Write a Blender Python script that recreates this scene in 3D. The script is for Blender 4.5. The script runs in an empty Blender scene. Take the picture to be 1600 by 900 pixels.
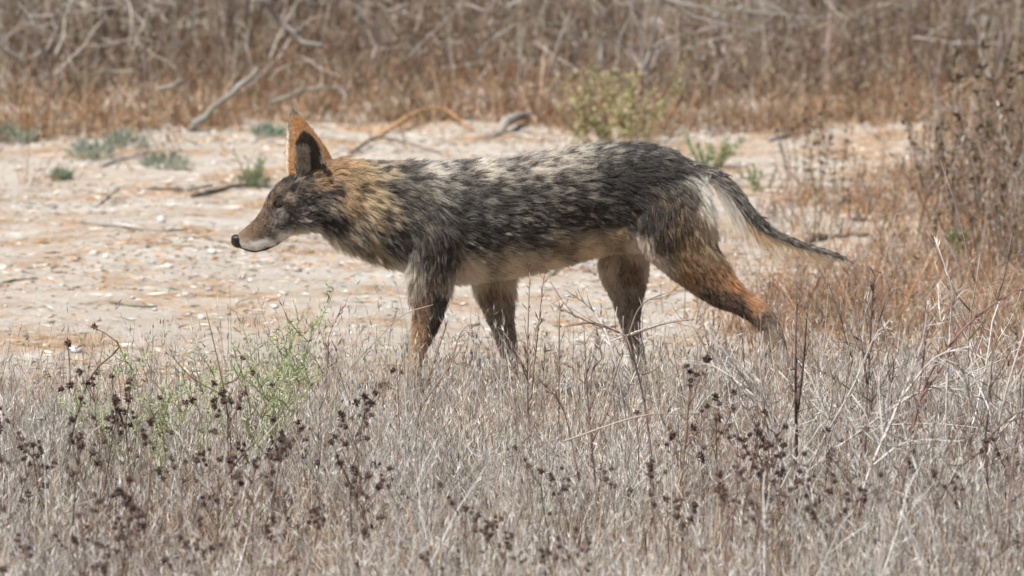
import bpy, math, random
import numpy as np
from mathutils import Vector, Matrix, kdtree, noise
from mathutils.bvhtree import BVHTree

R = math.radians
rng = np.random.default_rng(7)
random.seed(7)
sc = bpy.context.scene
COL = sc.collection

# ------------------------------------------------------------------ camera
CAM = np.array([0.0, -12.0, 1.75])
MMPX = 0.0014                                    # metres per photo pixel at the coyote (1600 px wide frame)
FOC = 12.0 * math.cos(R(8.3)) / MMPX * 1.012     # focal length in photo pixels
PITCH = math.atan2(1.75, 12.0) - math.atan2(620 - 450, FOC)
cam = bpy.data.cameras.new('camera')
cam_ob = bpy.data.objects.new('camera', cam)
COL.objects.link(cam_ob)
cam_ob.location = CAM
cam_ob.rotation_euler = (math.pi / 2 - PITCH, 0, 0)
cam.sensor_width = 36
cam.lens = 36 * FOC / 1600
cam.clip_end = 2000
cam.dof.use_dof = True
cam.dof.focus_distance = 11.15
cam.dof.aperture_fstop = 7.0
sc.camera = cam_ob

# ------------------------------------------------------------------ light
SUN_EL, SUN_AZ = 60.0, -132.0                     # azimuth from +Y (away from the camera), negative = to the left
sd = Vector((math.sin(R(SUN_AZ)) * math.cos(R(SUN_EL)), math.cos(R(SUN_AZ)) * math.cos(R(SUN_EL)), math.sin(R(SUN_EL))))
sun = bpy.data.lights.new('sun', 'SUN')
sun.energy = 5.0
sun.angle = R(0.6)
sun.color = (1.0, 0.985, 0.96)
sun_ob = bpy.data.objects.new('sun', sun)
sun_ob.rotation_euler = sd.to_track_quat('Z', 'Y').to_euler()
sun_ob.location = sd * 40
COL.objects.link(sun_ob)
w = bpy.data.worlds.new('World')
sc.world = w
w.use_nodes = True
nt = w.node_tree
sky = nt.nodes.new('ShaderNodeTexSky')
sky.sky_type = 'NISHITA'
sky.sun_disc = False
sky.sun_elevation = R(SUN_EL)
sky.sun_rotation = R(SUN_AZ)
sky.dust_density = 2.5
nt.links.new(sky.outputs[0], nt.nodes['Background'].inputs[0])
nt.nodes['Background'].inputs[1].default_value = 0.06
sc.view_settings.view_transform = 'Standard'
sc.view_settings.look = 'None'
sc.view_settings.exposure = 0.36
sc.view_settings.gamma = 1.0
sc.cycles.use_denoising = True
sc.cycles.max_bounces = 10
sc.cycles.transmission_bounces = 8
sc.cycles.transparent_max_bounces = 8
sc.render.use_motion_blur = False


# ------------------------------------------------------------------ pixel rays
def ray(px, py):
    x = (px - 800) / FOC
    y = (450 - py) / FOC
    cp, sp = math.cos(PITCH), math.sin(PITCH)
    return np.array([x, cp + y * sp, -sp + y * cp])


def P(px, py, Y=0.0):
    """world point at depth Y seen at that pixel"""
    d = ray(px, py)
    return CAM + d * ((Y - CAM[1]) / d[1])


def pix(p):
    """photo pixel of world points (n,3)"""
    d = np.asarray(p) - CAM
    cp, sp = math.cos(PITCH), math.sin(PITCH)
    f = d[:, 1] * cp - d[:, 2] * sp
    u = d[:, 1] * sp + d[:, 2] * cp
    return np.stack([800 + FOC * d[:, 0] / f, 450 - FOC * u / f], 1)


_ph = rng.uniform(0, 6.28, 24)
_dr = rng.uniform(0, 6.28, 24)


def wav(x, y, f, k0=0, n=6):
    s = 0
    for k in range(n):
        a = _dr[(k + k0) % 24]
        ff = f * (1 + 0.37 * k)
        s = s + np.sin((x * math.cos(a) + y * math.sin(a)) * ff + _ph[(k + k0) % 24]) / (1 + 0.3 * k)
    return s / 2.6


def H(x, y):
    """ground height"""
    x = np.asarray(x, float)
    y = np.asarray(y, float)
    path = 0.012 * wav(x, y, 1.6, 0) + 0.008 * wav(x, y, 5.5, 5) + 0.0045 * wav(x, y, 19, 9)
    bank = np.clip((y - 6.6) / 2.2, 0, 1)
    bank = bank * bank * (3 - 2 * bank) * 0.16 + np.clip(y - 7.5, 0, 40) * 0.05
    near = np.exp(-(x ** 2 / 0.9 + y ** 2 / 0.12))
    return path * (1 - 0.9 * near) + bank + 0.05 * np.clip((np.abs(x) - 2.0) / 3, 0, 1) * np.clip((y - 1) / 5, 0, 1)


def G(px, py):
    """ground point seen at that pixel"""
    d = ray(px, py)
    z = 0.0
    for _ in range(30):
        t = (z - CAM[2]) / d[2]
        p = CAM + d * t
        z = 0.5 * z + 0.5 * float(H(p[0], p[1]))
    return np.array([p[0], p[1], float(H(p[0], p[1]))])


# ------------------------------------------------------------------ materials
def attr_mat(name, rough=0.85, trans=0.0, spec=0.2, bump=0.0, bscale=200, noise_amt=0.0, nscale=60):
    m = bpy.data.materials.new(name)
    m.use_nodes = True
    t = m.node_tree
    b = t.nodes['Principled BSDF']
    out = t.nodes['Material Output']
    a = t.nodes.new('ShaderNodeAttribute')
    a.attribute_name = 'Col'
    col = a.outputs['Color']
    if noise_amt:
        n = t.nodes.new('ShaderNodeTexNoise')
        n.inputs['Scale'].default_value = nscale
        n.inputs['Detail'].default_value = 5
        mr = t.nodes.new('ShaderNodeMapRange')
        mr.inputs['To Min'].default_value = 1 - noise_amt
        mr.inputs['To Max'].default_value = 1 + noise_amt
        mx = t.nodes.new('ShaderNodeMix')
        mx.data_type = 'RGBA'
        mx.blend_type = 'MULTIPLY'
        mx.inputs['Factor'].default_value = 1
        t.links.new(n.outputs['Fac'], mr.inputs['Value'])
        t.links.new(col, mx.inputs[6])
        t.links.new(mr.outputs[0], mx.inputs[7])
        col = mx.outputs[2]
    t.links.new(col, b.inputs['Base Color'])
    b.inputs['Roughness'].default_value = rough
    b.inputs['Specular IOR Level'].default_value = spec
    if bump:
        n2 = t.nodes.new('ShaderNodeTexNoise')
        n2.inputs['Scale'].default_value = bscale
        n2.inputs['Detail'].default_value = 6
        bp = t.nodes.new('ShaderNodeBump')
        bp.inputs['Strength'].default_value = bump
        bp.inputs['Distance'].default_value = 0.01
        t.links.new(n2.outputs['Fac'], bp.inputs['Height'])
        t.links.new(bp.outputs[0], b.inputs['Normal'])
    if trans:
        tr = t.nodes.new('ShaderNodeBsdfTranslucent')
        t.links.new(col, tr.inputs['Color'])
        mix = t.nodes.new('ShaderNodeMixShader')
        mix.inputs[0].default_value = trans
        t.links.new(b.outputs[0], mix.inputs[1])
        t.links.new(tr.outputs[0], mix.inputs[2])
        t.links.new(mix.outputs[0], out.inputs['Surface'])
    return m


M_GRASS = attr_mat('dry_grass', 0.6, 0.32, 0.25)
M_STALK = attr_mat('dry_stalk', 0.75, 0.0, 0.25, noise_amt=0.3, nscale=45)
M_LEAF = attr_mat('leaf', 0.6, 0.3, 0.3)
M_WOOD = attr_mat('weathered_wood', 0.85, 0.0, 0.15, bump=0.6, bscale=120, noise_amt=0.45, nscale=30)
M_STONE = attr_mat('stone', 0.8, 0.0, 0.2, bump=0.5, bscale=90, noise_amt=0.2, nscale=40)
M_LITTER = attr_mat('litter', 0.8, 0.1, 0.15)
M_SKIN = attr_mat('hide', 0.9, 0.0, 0.1)


def hair_mat():
    m = bpy.data.materials.new('coat_hair')
    m.use_nodes = True
    t = m.node_tree
    t.nodes.remove(t.nodes['Principled BSDF'])
    h = t.nodes.new('ShaderNodeBsdfHairPrincipled')
    h.model = 'CHIANG'
    h.parametrization = 'COLOR'
    a = t.nodes.new('ShaderNodeAttribute')
    a.attribute_name = 'Col'
    t.links.new(a.outputs['Color'], h.inputs['Color'])
    h.inputs['Roughness'].default_value = 0.5
    h.inputs['Radial Roughness'].default_value = 0.6
    d = t.nodes.new('ShaderNodeBsdfDiffuse')
    t.links.new(a.outputs['Color'], d.inputs['Color'])
    mix = t.nodes.new('ShaderNodeMixShader')
    mix.inputs[0].default_value = 0.45
    t.links.new(h.outputs[0], mix.inputs[1])
    t.links.new(d.outputs[0], mix.inputs[2])
    t.links.new(mix.outputs[0], t.nodes['Material Output'].inputs['Surface'])
    return m


M_HAIR = hair_mat()


def plain(name, col, rough, spec=0.5, coat=0.0):
    m = bpy.data.materials.new(name)
    m.use_nodes = True
    b = m.node_tree.nodes['Principled BSDF']
    n = m.node_tree.nodes.new('ShaderNodeTexNoise')
    n.inputs['Scale'].default_value = 300
    r = m.node_tree.nodes.new('ShaderNodeMapRange')
    r.inputs['To Min'].default_value = rough * 0.75
    r.inputs['To Max'].default_value = rough * 1.25
    m.node_tree.links.new(n.outputs['Fac'], r.inputs['Value'])
    m.node_tree.links.new(r.outputs[0], b.inputs['Roughness'])
    bp = m.node_tree.nodes.new('ShaderNodeBump')
    bp.inputs['Strength'].default_value = 0.25
    bp.inputs['Distance'].default_value = 0.002
    m.node_tree.links.new(n.outputs['Fac'], bp.inputs['Height'])
    m.node_tree.links.new(bp.outputs[0], b.inputs['Normal'])
    b.inputs['Base Color'].default_value = (*col, 1)
    b.inputs['Specular IOR Level'].default_value = spec
    b.inputs['Coat Weight'].default_value = coat
    return m


# ------------------------------------------------------------------ mesh helpers
def tri_mesh(name, v, f, c, mat, smooth=False):
    v = np.ascontiguousarray(v, np.float32).reshape(-1, 3)
    f = np.ascontiguousarray(f, np.int32).reshape(-1, 3)
    c = np.ascontiguousarray(c, np.float32)
    me = bpy.data.meshes.new(name)
    me.vertices.add(len(v))
    me.vertices.foreach_set('co', v.ravel())
    me.loops.add(f.size)
    me.loops.foreach_set('vertex_index', f.ravel())
    me.polygons.add(len(f))
    me.polygons.foreach_set('loop_start', np.arange(0, f.size, 3, dtype=np.int32))
    me.update(calc_edges=True)
    if smooth:
        me.polygons.foreach_set('use_smooth', np.ones(len(f), bool))
    at = me.attributes.new('Col', 'FLOAT_COLOR', 'POINT')
    if c.shape[-1] == 3:
        c = np.concatenate([c, np.ones((len(c), 1), np.float32)], 1)
    at.data.foreach_set('color', np.ascontiguousarray(c, np.float32).ravel())
    me.materials.append(mat)
    return me


class Buf:
    """collects triangles of one part"""

    def __init__(s):
        s.v, s.f, s.c, s.n = [], [], [], 0

    def add(s, v, f, c):
        v = np.asarray(v, float).reshape(-1, 3)
        c = np.broadcast_to(np.asarray(c, float), (len(v), 3))
        s.v.append(v)
        s.f.append(np.asarray(f, int).reshape(-1, 3) + s.n)
        s.c.append(c)
        s.n += len(v)

    def tube(s, pts, rad, col, sides=4):
        pts = np.asarray(pts, float)
        n = len(pts)
        rad = np.broadcast_to(np.asarray(rad, float), (n,))
        tan = np.gradient(pts, axis=0)
        tan /= np.linalg.norm(tan, axis=1)[:, None] + 1e-9
        ref = np.array([0.31, 0.82, 0.2])
        a = np.cross(tan, ref)
        a /= np.linalg.norm(a, axis=1)[:, None] + 1e-9
        b = np.cross(tan, a)
        th = np.arange(sides) * 2 * math.pi / sides
        ring = pts[:, None] + rad[:, None, None] * (np.cos(th)[None, :, None] * a[:, None] + np.sin(th)[None, :, None] * b[:, None])
        f = []
        for i in range(n - 1):
            for k in range(sides):
                p, q = i * sides + k, i * sides + (k + 1) % sides
                f += [(p, q, q + sides), (p, q + sides, p + sides)]
        for k in range(1, sides - 1):
            f.append((0, k + 1, k))
            e = (n - 1) * sides
            f.append((e, e + k, e + k + 1))
        col = np.asarray(col, float)
        if col.ndim == 2:
            col = np.repeat(col, sides, 0)
        s.add(ring, f, col)

    def blade(s, p, d, L, wd, col, nrm=None):
        """a slim lens-shaped leaf or husk with a fold"""
        d = np.asarray(d, float)
        d = d / (np.linalg.norm(d) + 1e-9)
        r = rng.normal(size=3) if nrm is None else nrm
        sd_ = np.cross(d, r)
        sd_ /= np.linalg.norm(sd_) + 1e-9
        up = np.cross(sd_, d)
        p = np.asarray(p, float)
        m = p + d * L * 0.45
        v = [p, m + sd_ * wd / 2 + up * wd * .2, p + d * L, m - sd_ * wd / 2 + up * wd * .2, m - up * wd * .25]
        s.add(v, [(0, 1, 4), (1, 2, 4), (0, 4, 3), (4, 2, 3)], col)

    def mesh(s, name, mat, smooth=False):
        return tri_mesh(name, np.concatenate(s.v), np.concatenate(s.f), np.concatenate(s.c), mat, smooth)


def link(name, me, parent=None, loc=None):
    o = bpy.data.objects.new(name, me)
    COL.objects.link(o)
    if parent is not None:
        o.parent = parent
    if loc is not None:
        o.location = loc
    return o


def tag(o, label, cat, group=None):
    o['label'] = label
    o['category'] = cat
    if group:
        o['group'] = group
    return o


def thing(name, label, cat, loc=(0, 0, 0), group=None):
    o = link(name, None, None, loc)
    o.empty_display_size = 0.05
    return tag(o, label, cat, group)


def copy_tree(src, loc, rz, s, label=None):
    r = src.copy()
    COL.objects.link(r)
    r.location = loc
    r.rotation_euler = (0, 0, rz)
    r.scale = (s, s, s)
    if label:
        r['label'] = label
    for ch in src.children:
        c = ch.copy()
        COL.objects.link(c)
        c.parent = r
        for g in ch.children:
            e = g.copy()
            COL.objects.link(e)
            e.parent = c
    return r


def smoothpath(pts, n):
    """Catmull-Rom through the points"""
    pts = np.asarray(pts, float)
    if len(pts) == 2:
        t = np.linspace(0, 1, n)[:, None]
        return pts[0] * (1 - t) + pts[1] * t
    q = np.concatenate([[2 * pts[0] - pts[1]], pts, [2 * pts[-1] - pts[-2]]])
    out = []
    for u in np.linspace(0, len(pts) - 1 - 1e-6, n):
        i = int(u)
        t = u - i
        a, b, c, d = q[i], q[i + 1], q[i + 2], q[i + 3]
        out.append(0.5 * (2 * b + (c - a) * t + (2 * a - 5 * b + 4 * c - d) * t * t + (3 * b - 3 * c + d - a) * t ** 3))
    return np.array(out)


def var(c, amt=0.15):
    return np.clip(np.asarray(c) * rng.uniform(1 - amt, 1 + amt) * rng.uniform(1 - amt * .3, 1 + amt * .3, 3), 0.005, 0.95)


# ------------------------------------------------------------------ ground
def make_ground():
    xs = np.concatenate([[-400, -120, -40, -15, -8, -6], np.linspace(-4.6, 4.6, 250), [6, 8, 15, 40, 120, 400]])
    ys = np.concatenate([[-400, -120, -40, -16, -9, -6], np.linspace(-4.5, 9.5, 420), [11, 13, 16, 20, 40, 120, 400]])
    X, Y = np.meshgrid(xs, ys)
    v = np.stack([X, Y, H(X, Y)], -1).reshape(-1, 3)
    nx = len(xs)
    i = (np.arange(len(ys) - 1)[:, None] * nx + np.arange(nx - 1)[None]).ravel()
    f = np.concatenate([np.stack([i, i + 1, i + nx + 1], 1), np.stack([i, i + nx + 1, i + nx], 1)])
    m = bpy.data.materials.new('sandy_soil')
    m.use_nodes = True
    t = m.node_tree
    b = t.nodes['Principled BSDF']
    tc = t.nodes.new('ShaderNodeTexCoord')

    def nz(scale, detail=6, rough=.6, sc_=(1, 1, 1)):
        mp = t.nodes.new('ShaderNodeMapping')
        mp.inputs['Scale'].default_value = sc_
        t.links.new(tc.outputs['Object'], mp.inputs[0])
        n = t.nodes.new('ShaderNodeTexNoise')
        n.inputs['Scale'].default_value = scale
        n.inputs['Detail'].default_value = detail
        n.inputs['Roughness'].default_value = rough
        t.links.new(mp.outputs[0], n.inputs['Vector'])
        return n.outputs['Fac']

    def ramp(fac, a, b_, c0, c1):
        r = t.nodes.new('ShaderNodeValToRGB')
        r.color_ramp.elements[0].position = a
        r.color_ramp.elements[1].position = b_
        r.color_ramp.elements[0].color = (*c0, 1)
        r.color_ramp.elements[1].color = (*c1, 1)
        t.links.new(fac, r.inputs[0])
        return r.outputs[0]

    def mix(fac, c1, c2):
        x = t.nodes.new('ShaderNodeMix')
        x.data_type = 'RGBA'
        t.links.new(fac, x.inputs['Factor'])
        for s_, c in ((6, c1), (7, c2)):
            if isinstance(c, tuple):
                x.inputs[s_].default_value = (*c, 1)
            else:
                t.links.new(c, x.inputs[s_])
        return x.outputs[2]
    sand = ramp(nz(2.3), .3, .7, (.47, .405, .33), (.69, .635, .56))
    W = (0, 0, 0), (1, 1, 1)
    sx = t.nodes.new('ShaderNodeSeparateXYZ')
    t.links.new(tc.outputs['Object'], sx.inputs[0])
    mr_ = t.nodes.new('ShaderNodeMapRange')
    mr_.inputs['From Min'].default_value = .3
    mr_.inputs['From Max'].default_value = 2.2
    mr_.inputs['To Max'].default_value = .09
    t.links.new(sx.outputs['X'], mr_.inputs['Value'])
    ad = t.nodes.new('ShaderNodeMath')
    t.links.new(nz(2.1, 9, .74), ad.inputs[0])
    t.links.new(mr_.outputs[0], ad.inputs[1])
    duff = ramp(ad.outputs[0], .465, .615, *W)
    col = mix(duff, sand, ramp(nz(38, 4), .3, .72, (.28, .15, .07), (.62, .43, .26)))
    grey = ramp(nz(5.5, 8, .75), .57, .70, *W)
    col = mix(grey, col, ramp(nz(60, 3), .3, .7, (.38, .33, .28), (.60, .53, .46)))
    speck = ramp(nz(60, 4, .75), .63, .70, *W)
    col = mix(speck, col, (.24, .18, .125))
    pale = ramp(nz(75, 3, .6), .60, .68, *W)
    col = mix(pale, col, (.76, .70, .62))
    t.links.new(col, b.inputs['Base Color'])
    b.inputs['Roughness'].default_value = 0.95
    b.inputs['Specular IOR Level'].default_value = 0.1
    bp = t.nodes.new('ShaderNodeBump')
    bp.inputs['Strength'].default_value = 1.0
    bp.inputs['Distance'].default_value = 0.018
    t.links.new(nz(30, 9, .75), bp.inputs['Height'])
    t.links.new(bp.outputs[0], b.inputs['Normal'])
    o = link('ground', tri_mesh('ground', v, f, np.ones((len(v), 3)), m, True))
    o['kind'] = 'structure'
    o['label'] = 'pale sandy path with scattered orange plant litter'


make_ground()


# ------------------------------------------------------------------ masses of grass and litter
def ribbons(base, h, lean, curve, phi, wid, col_root, col_tip, segs=4):
    """n curved tapering blades -> verts, tris, colours"""
    n = len(h)
    t = np.linspace(0, 1, segs)
    dirh = np.stack([np.cos(phi), np.sin(phi), np.zeros(n)], 1)
    off = (lean[:, None] * t + curve[:, None] * t ** 2) * h[:, None]
    zz = h[:, None] * (t - 0.35 * np.abs(curve)[:, None] * t ** 2)
    ctr = base[:, None] + dirh[:, None] * off[..., None]
    ctr[..., 2] += zz
    a = rng.uniform(0, math.pi, n)
    side = np.stack([np.cos(a), np.sin(a) * .7, np.zeros(n)], 1)
    wt = wid[:, None] * (1 - t ** 1.6 * 0.85)
    Lf = ctr - side[:, None] * wt[..., None] / 2
    Rt = ctr + side[:, None] * wt[..., None] / 2
    v = np.stack([Lf, Rt], 2).reshape(n, segs * 2, 3)
    f = []
    for k in range(segs - 1):
        f += [(2 * k, 2 * k + 1, 2 * k + 3), (2 * k, 2 * k + 3, 2 * k + 2)]
    f = np.array(f)[None] + (np.arange(n) * segs * 2)[:, None, None]
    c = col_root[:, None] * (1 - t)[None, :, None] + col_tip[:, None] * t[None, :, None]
    c = np.repeat(c, 2, 1)
    return v.reshape(-1, 3), f.reshape(-1, 3), c.reshape(-1, 3), ctr


def husks(p, d, L, wd, col):
    """n slim diamond husks at p along d"""
    n = len(p)
    d = d / (np.linalg.norm(d, axis=1)[:, None] + 1e-9)
    s = np.cross(d, rng.normal(size=(n, 3)))
    s /= np.linalg.norm(s, axis=1)[:, None] + 1e-9
    m = p + d * L[:, None] * .4
    v = np.stack([p, m + s * wd[:, None] / 2, p + d * L[:, None], m - s * wd[:, None] / 2], 1)
    f = np.array([(0, 1, 2), (0, 2, 3)])[None] + (np.arange(n) * 4)[:, None, None]
    return v.reshape(-1, 3), f.reshape(-1, 3), np.repeat(col, 4, 0)


def stack(parts):
    v, f, c, n = [], [], [], 0
    for a, b, d in parts:
        v.append(a)
        f.append(b + n)
        c.append(d)
        n += len(a)
    return np.concatenate(v), np.concatenate(f), np.concatenate(c)


def palette(n, cols, wts):
    i = rng.choice(len(cols), n, p=np.array(wts) / sum(wts))
    c = np.array(cols)[i]
    return np.clip(c * rng.uniform(.75, 1.25, (n, 1)) * rng.uniform(.94, 1.06, (n, 3)), .01, .92)


def grass_mass(name, label, x, y, hmin, hmax, wid, cols, wts, heads=0.4, headcol=None, leanmax=.35, k=4, headlen=(.010, .02), segs=4, tuft=0, hw=(.0018, .0036)):
    n = len(x)
    phi = rng.uniform(0, 6.283, n)
    cb = rng.uniform(.8, 1.2, n)[:, None]
    if tuft:
        # gather the blades into tussocks that lean and bleach together
        ti = rng.integers(0, max(1, n // tuft), n)
        tsc = rng.uniform(.65, 1.3, n)[ti]
        tx, ty = x[ti], y[ti]
        inw = (rng.random(n) < .7)
        sx, sy = rng.normal(0, .028, n), rng.normal(0, .028, n)
        x, y = np.where(inw, tx + sx, x), np.where(inw, ty + sy, y)
        phi = np.where(inw, np.arctan2(sy, sx) * .5 + phi[ti] * .5 + rng.normal(0, .6, n), phi)
        hmax = np.where(inw, hmax * tsc, hmax)
        cb = np.where(inw[:, None], rng.uniform(.5, 1.28, (n, 1))[ti], cb)
    base = np.stack([x, y, H(x, y) - .004], 1)
    h = rng.uniform(np.minimum(hmin, hmax * .8), hmax) * rng.choice([.55, .8, 1, 1.15], n, p=[.25, .3, .35, .1])
    lean = rng.uniform(0, leanmax, n)
    tip = np.clip(palette(n, cols, wts) * cb, .01, .9)
    root = tip * np.array([.82, .74, .66])  # roots darker and browner: shading at the base put into the colour
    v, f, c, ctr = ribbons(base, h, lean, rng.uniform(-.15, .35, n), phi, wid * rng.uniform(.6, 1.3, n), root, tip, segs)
    parts = [(v, f, c)]
    sel = np.where(rng.random(n) < heads)[0]
    if len(sel):
        sel = np.repeat(sel, k)
        m = len(sel)
        tt = rng.uniform(.62, 1.0, m)
        ii = np.minimum((tt * (segs - 1)).astype(int), segs - 2)
        fr = tt * (segs - 1) - ii
        p0, p1 = ctr[sel, ii], ctr[sel, ii + 1]
        pp = p0 + (p1 - p0) * fr[:, None]
        d = (p1 - p0) / (np.linalg.norm(p1 - p0, axis=1)[:, None] + 1e-9) + rng.normal(0, .32, (m, 3))
        parts.append(husks(pp, d, rng.uniform(*headlen, m), rng.uniform(*hw, m), np.clip(palette(m, *(headcol or (cols, wts))) * cb[sel] ** .6, .01, .9)))
    v, f, c = stack(parts)
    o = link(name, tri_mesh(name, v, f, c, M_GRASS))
    o['kind'] = 'stuff'
    tag(o, label, 'grass')
    return o


PALE = (.70, .665, .60)
PINK = (.47, .42, .36)
STRAW = (.62, .49, .34)
BROWN = (.29, .205, .135)
GREY = (.46, .43, .40)
DARK = (.16, .11, .08)
ORANGE = (.52, .28, .12)
RUST = (.38, .19, .09)

# foreground: a field of fine bleached grass between the camera and the path
def edge(x):
    return -0.36 + 0.19 * np.tanh((x + .38) * 2.4) + 0.09 * wav(x, x * 0, 3.1, 3)


WHITE = (.82, .78, .73)
n = 135000
x = rng.uniform(-2.4, 2.4, n)
y = rng.uniform(-3.7, 0.15, n)
dens = np.clip((edge(x) - y) / .32, 0, 1) * np.clip(.62 + .62 * wav(x, y, 4.0, 11), .12, 1)
keep = rng.random(n) < dens
x, y = x[keep], y[keep]
tall = (.215 + .065 * wav(x, y, 2.6, 2)) * (.55 + .45 * np.clip((-.05 - y) / .6, 0, 1))
grass_mass('dry_grass', 'dense fine bleached grass filling the foreground in front of the path', x, y, .08 + x * 0, tall,
           .0021, [PALE, PINK, STRAW, BROWN, GREY, WHITE, DARK], [.30, .14, .05, .14, .17, .12, .08], .55, ([PALE, GREY, PINK, WHITE, BROWN], [.34, .13, .12, .35, .06]), .50, 6, (.010, .026), 4, 26, (.0010, .0023))
# flattened brown thatch low in the field
n = 42000
x = rng.uniform(-2.4, 2.4, n)
y = rng.uniform(-3.7, -.6, n)
keep = rng.random(n) < np.clip(.55 + .7 * wav(x, y, 3.0, 17), .05, 1)
x, y = x[keep], y[keep]
grass_mass('thatch', 'tangled brown dead thatch low in the foreground grass', x, y, .05 + x * 0, .15 + x * 0,
           .003, [BROWN, DARK, RUST, PINK, STRAW, ORANGE], [.34, .24, .12, .14, .08, .08], .3, ([BROWN, DARK, PINK], [.4, .3, .3]), 1.3, 3, (.01, .03), 4, 18)
# sparse taller stems over the field and outliers on the path in front of the paws
n = 7000
x = rng.uniform(-2.4, 2.4, n)
x[:1300] = rng.uniform(-.55, 1.1, 1300)
y = np.where(np.arange(n) < 1300, rng.normal(-.10, .09, n), np.where(rng.random(n) < .6, edge(x) + rng.exponential(.13, n), rng.uniform(-3.2, -.4, n)))
grass_mass('sparse_grass', 'thin scattered taller grass stems along the edge of the path', x, y, .08 + x * 0, .25 + .05 * wav(x, y, 3, 5) - np.where(np.arange(n) < 1300, .12, 0),
           .0021, [PALE, STRAW, BROWN, GREY, PINK], [.3, .2, .2, .15, .15], .7, ([PINK, BROWN, PALE], [.4, .3, .3]), .4, 5, (.012, .026))

# brown dry growth to the right of the path and behind the tail
n = 90000
x = rng.uniform(.2, 4.4, n)
y = rng.uniform(-.1, 6.3, n)
dens = np.clip((x - (.55 + .20 * np.abs(y - 1.5))) / .8, 0, 1) * np.clip(.42 + .75 * wav(x, y, 2.3, 7), 0.02, 1)
dens = np.maximum(dens, .6 * np.exp(-((x - .85) ** 2 / .14 + (y - 1.2) ** 2 / .5)))
keep = rng.random(n) < dens
x, y = x[keep], y[keep]
grass_mass('rusty_dry_grass', 'rusty brown dry grass growing thinly on the path behind the tail', x, y, .03 + x * 0, .15 + .07 * wav(x, y, 2, 1),
           .0034, [ORANGE, RUST, BROWN, STRAW, GREY], [.17, .19, .26, .20, .18], .35, ([BROWN, RUST, STRAW, GREY], [.3, .3, .2, .2]), .8, 3, (.01, .02), 4, 14)

# brush mass at the right edge of the path and thicker rusty growth in front of it
def ground_px(px, py):
    dx = (px - 800) / FOC
    dy = (450 - py) / FOC
    cp, sp = math.cos(PITCH), math.sin(PITCH)
    t_ = -CAM[2] / (-sp + dy * cp)
    return CAM[0] + dx * t_, CAM[1] + (cp + dy * sp) * t_


n = 7000
px_ = rng.uniform(1380, 1900, n)
py_ = rng.uniform(215, 440, n)
keep = rng.random(n) < np.clip((px_ - 1400 - .35 * np.abs(py_ - 330)) / 140, 0, 1) * np.clip(.55 + .6 * wav(px_ / 60, py_ / 40, 2, 4), .1, 1)
x, y = ground_px(px_[keep], py_[keep])
grass_mass('right_brush', 'brown and grey dead brush crowding the right side of the path', x, y, .06 + x * 0, .30 + .10 * wav(x, y, 2, 1),
           .0042, [BROWN, (.36, .285, .205), GREY, RUST, DARK, STRAW], [.26, .22, .2, .12, .12, .08], .7, ([BROWN, GREY, DARK, (.36, .285, .205)], [.35, .25, .2, .2]), .5, 6, (.012, .03), 5, 14, (.003, .008))
n = 26000
px_ = rng.uniform(1090, 1900, n)
py_ = rng.uniform(268, 590, n)
keep = rng.random(n) < np.clip((px_ - 1110 - .5 * np.abs(py_ - 420)) / 160, 0, .9) * np.clip(.5 + .8 * wav(px_ / 60, py_ / 30, 1.3, 9), .04, 1)
x, y = ground_px(px_[keep], py_[keep])
grass_mass('rusty_stubble', 'low rusty stubble and dead stems covering the ground right of the tail', x, y, .02 + x * 0, .10 + .05 * wav(x, y, 2, 1),
           .0034, [ORANGE, RUST, BROWN, STRAW, GREY], [.18, .18, .26, .20, .18], .5, ([BROWN, RUST, STRAW, GREY], [.3, .25, .25, .2]), 1.1, 4, (.008, .02), 4, 12)

# background bank: rusty fine grass at the foot, grey stalks above
BRG = (.36, .285, .205)
GRY2 = (.48, .435, .385)
n = 34000
x = rng.uniform(-5.2, 5.2, n)
y = 6.1 + rng.gamma(1.3, .62, n) + .5 * wav(x, x * 0, 1.9, 4) + .22 * wav(x, x * 0, 7, 9)
y = np.where(rng.random(n) < .07, y - rng.exponential(.5, n), y)
keep = (y < 14)
x, y = x[keep], y[keep]
grass_mass('bank_grass', 'rusty brown dead grass along the foot of the bank', x, y, .02 + x * 0, np.clip(.06 + .13 * (y - 6.3), .05, .26) * (1 + .35 * wav(x, y, 2.3, 6)),
           .0050, [ORANGE, RUST, BROWN, STRAW, BRG, DARK], [.13, .14, .24, .20, .22, .07], .45, ([RUST, BROWN, BRG, STRAW], [.25, .35, .25, .15]), 1.1, 4, (.015, .035), 4, 20, (.003, .007))
n = 44000
x = rng.uniform(-5.2, 5.2, n)
y = 6.8 + rng.gamma(1.7, 1.1, n) + .35 * wav(x, x * 0, 1.3, 8)
keep = (y < 15)
x, y = x[keep], y[keep]
grass_mass('brush_undergrowth', 'dull brown fine dead growth between the stalks of the bank', x, y, .05 + x * 0, .28 * (1 + .5 * wav(x, y, 2.0, 6)),
           .0050, [BROWN, BRG, DARK, GRY2, RUST, (.40, .31, .25)], [.26, .22, .30, .12, .06, .04], .5, ([BROWN, BRG, DARK, GRY2], [.3, .3, .2, .2]), 1.0, 4, (.015, .04), 4, 20, (.004, .009))  # dark blades weighted up to paint in shadow gaps between stalks
n = 21000
x = rng.uniform(-5.2, 5.2, n)
y = 6.95 + rng.gamma(1.6, 1.2, n) + .35 * wav(x, x * 0, 1.3, 8)
keep = (y < 16) & (rng.random(n) < np.clip(.55 + .75 * wav(x, y, 1.9, 13), .05, 1)) & ~((x > 2.3) & (x < 3.1) & (y < 10) & (rng.random(n) < .8))
x, y = x[keep], y[keep]
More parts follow.
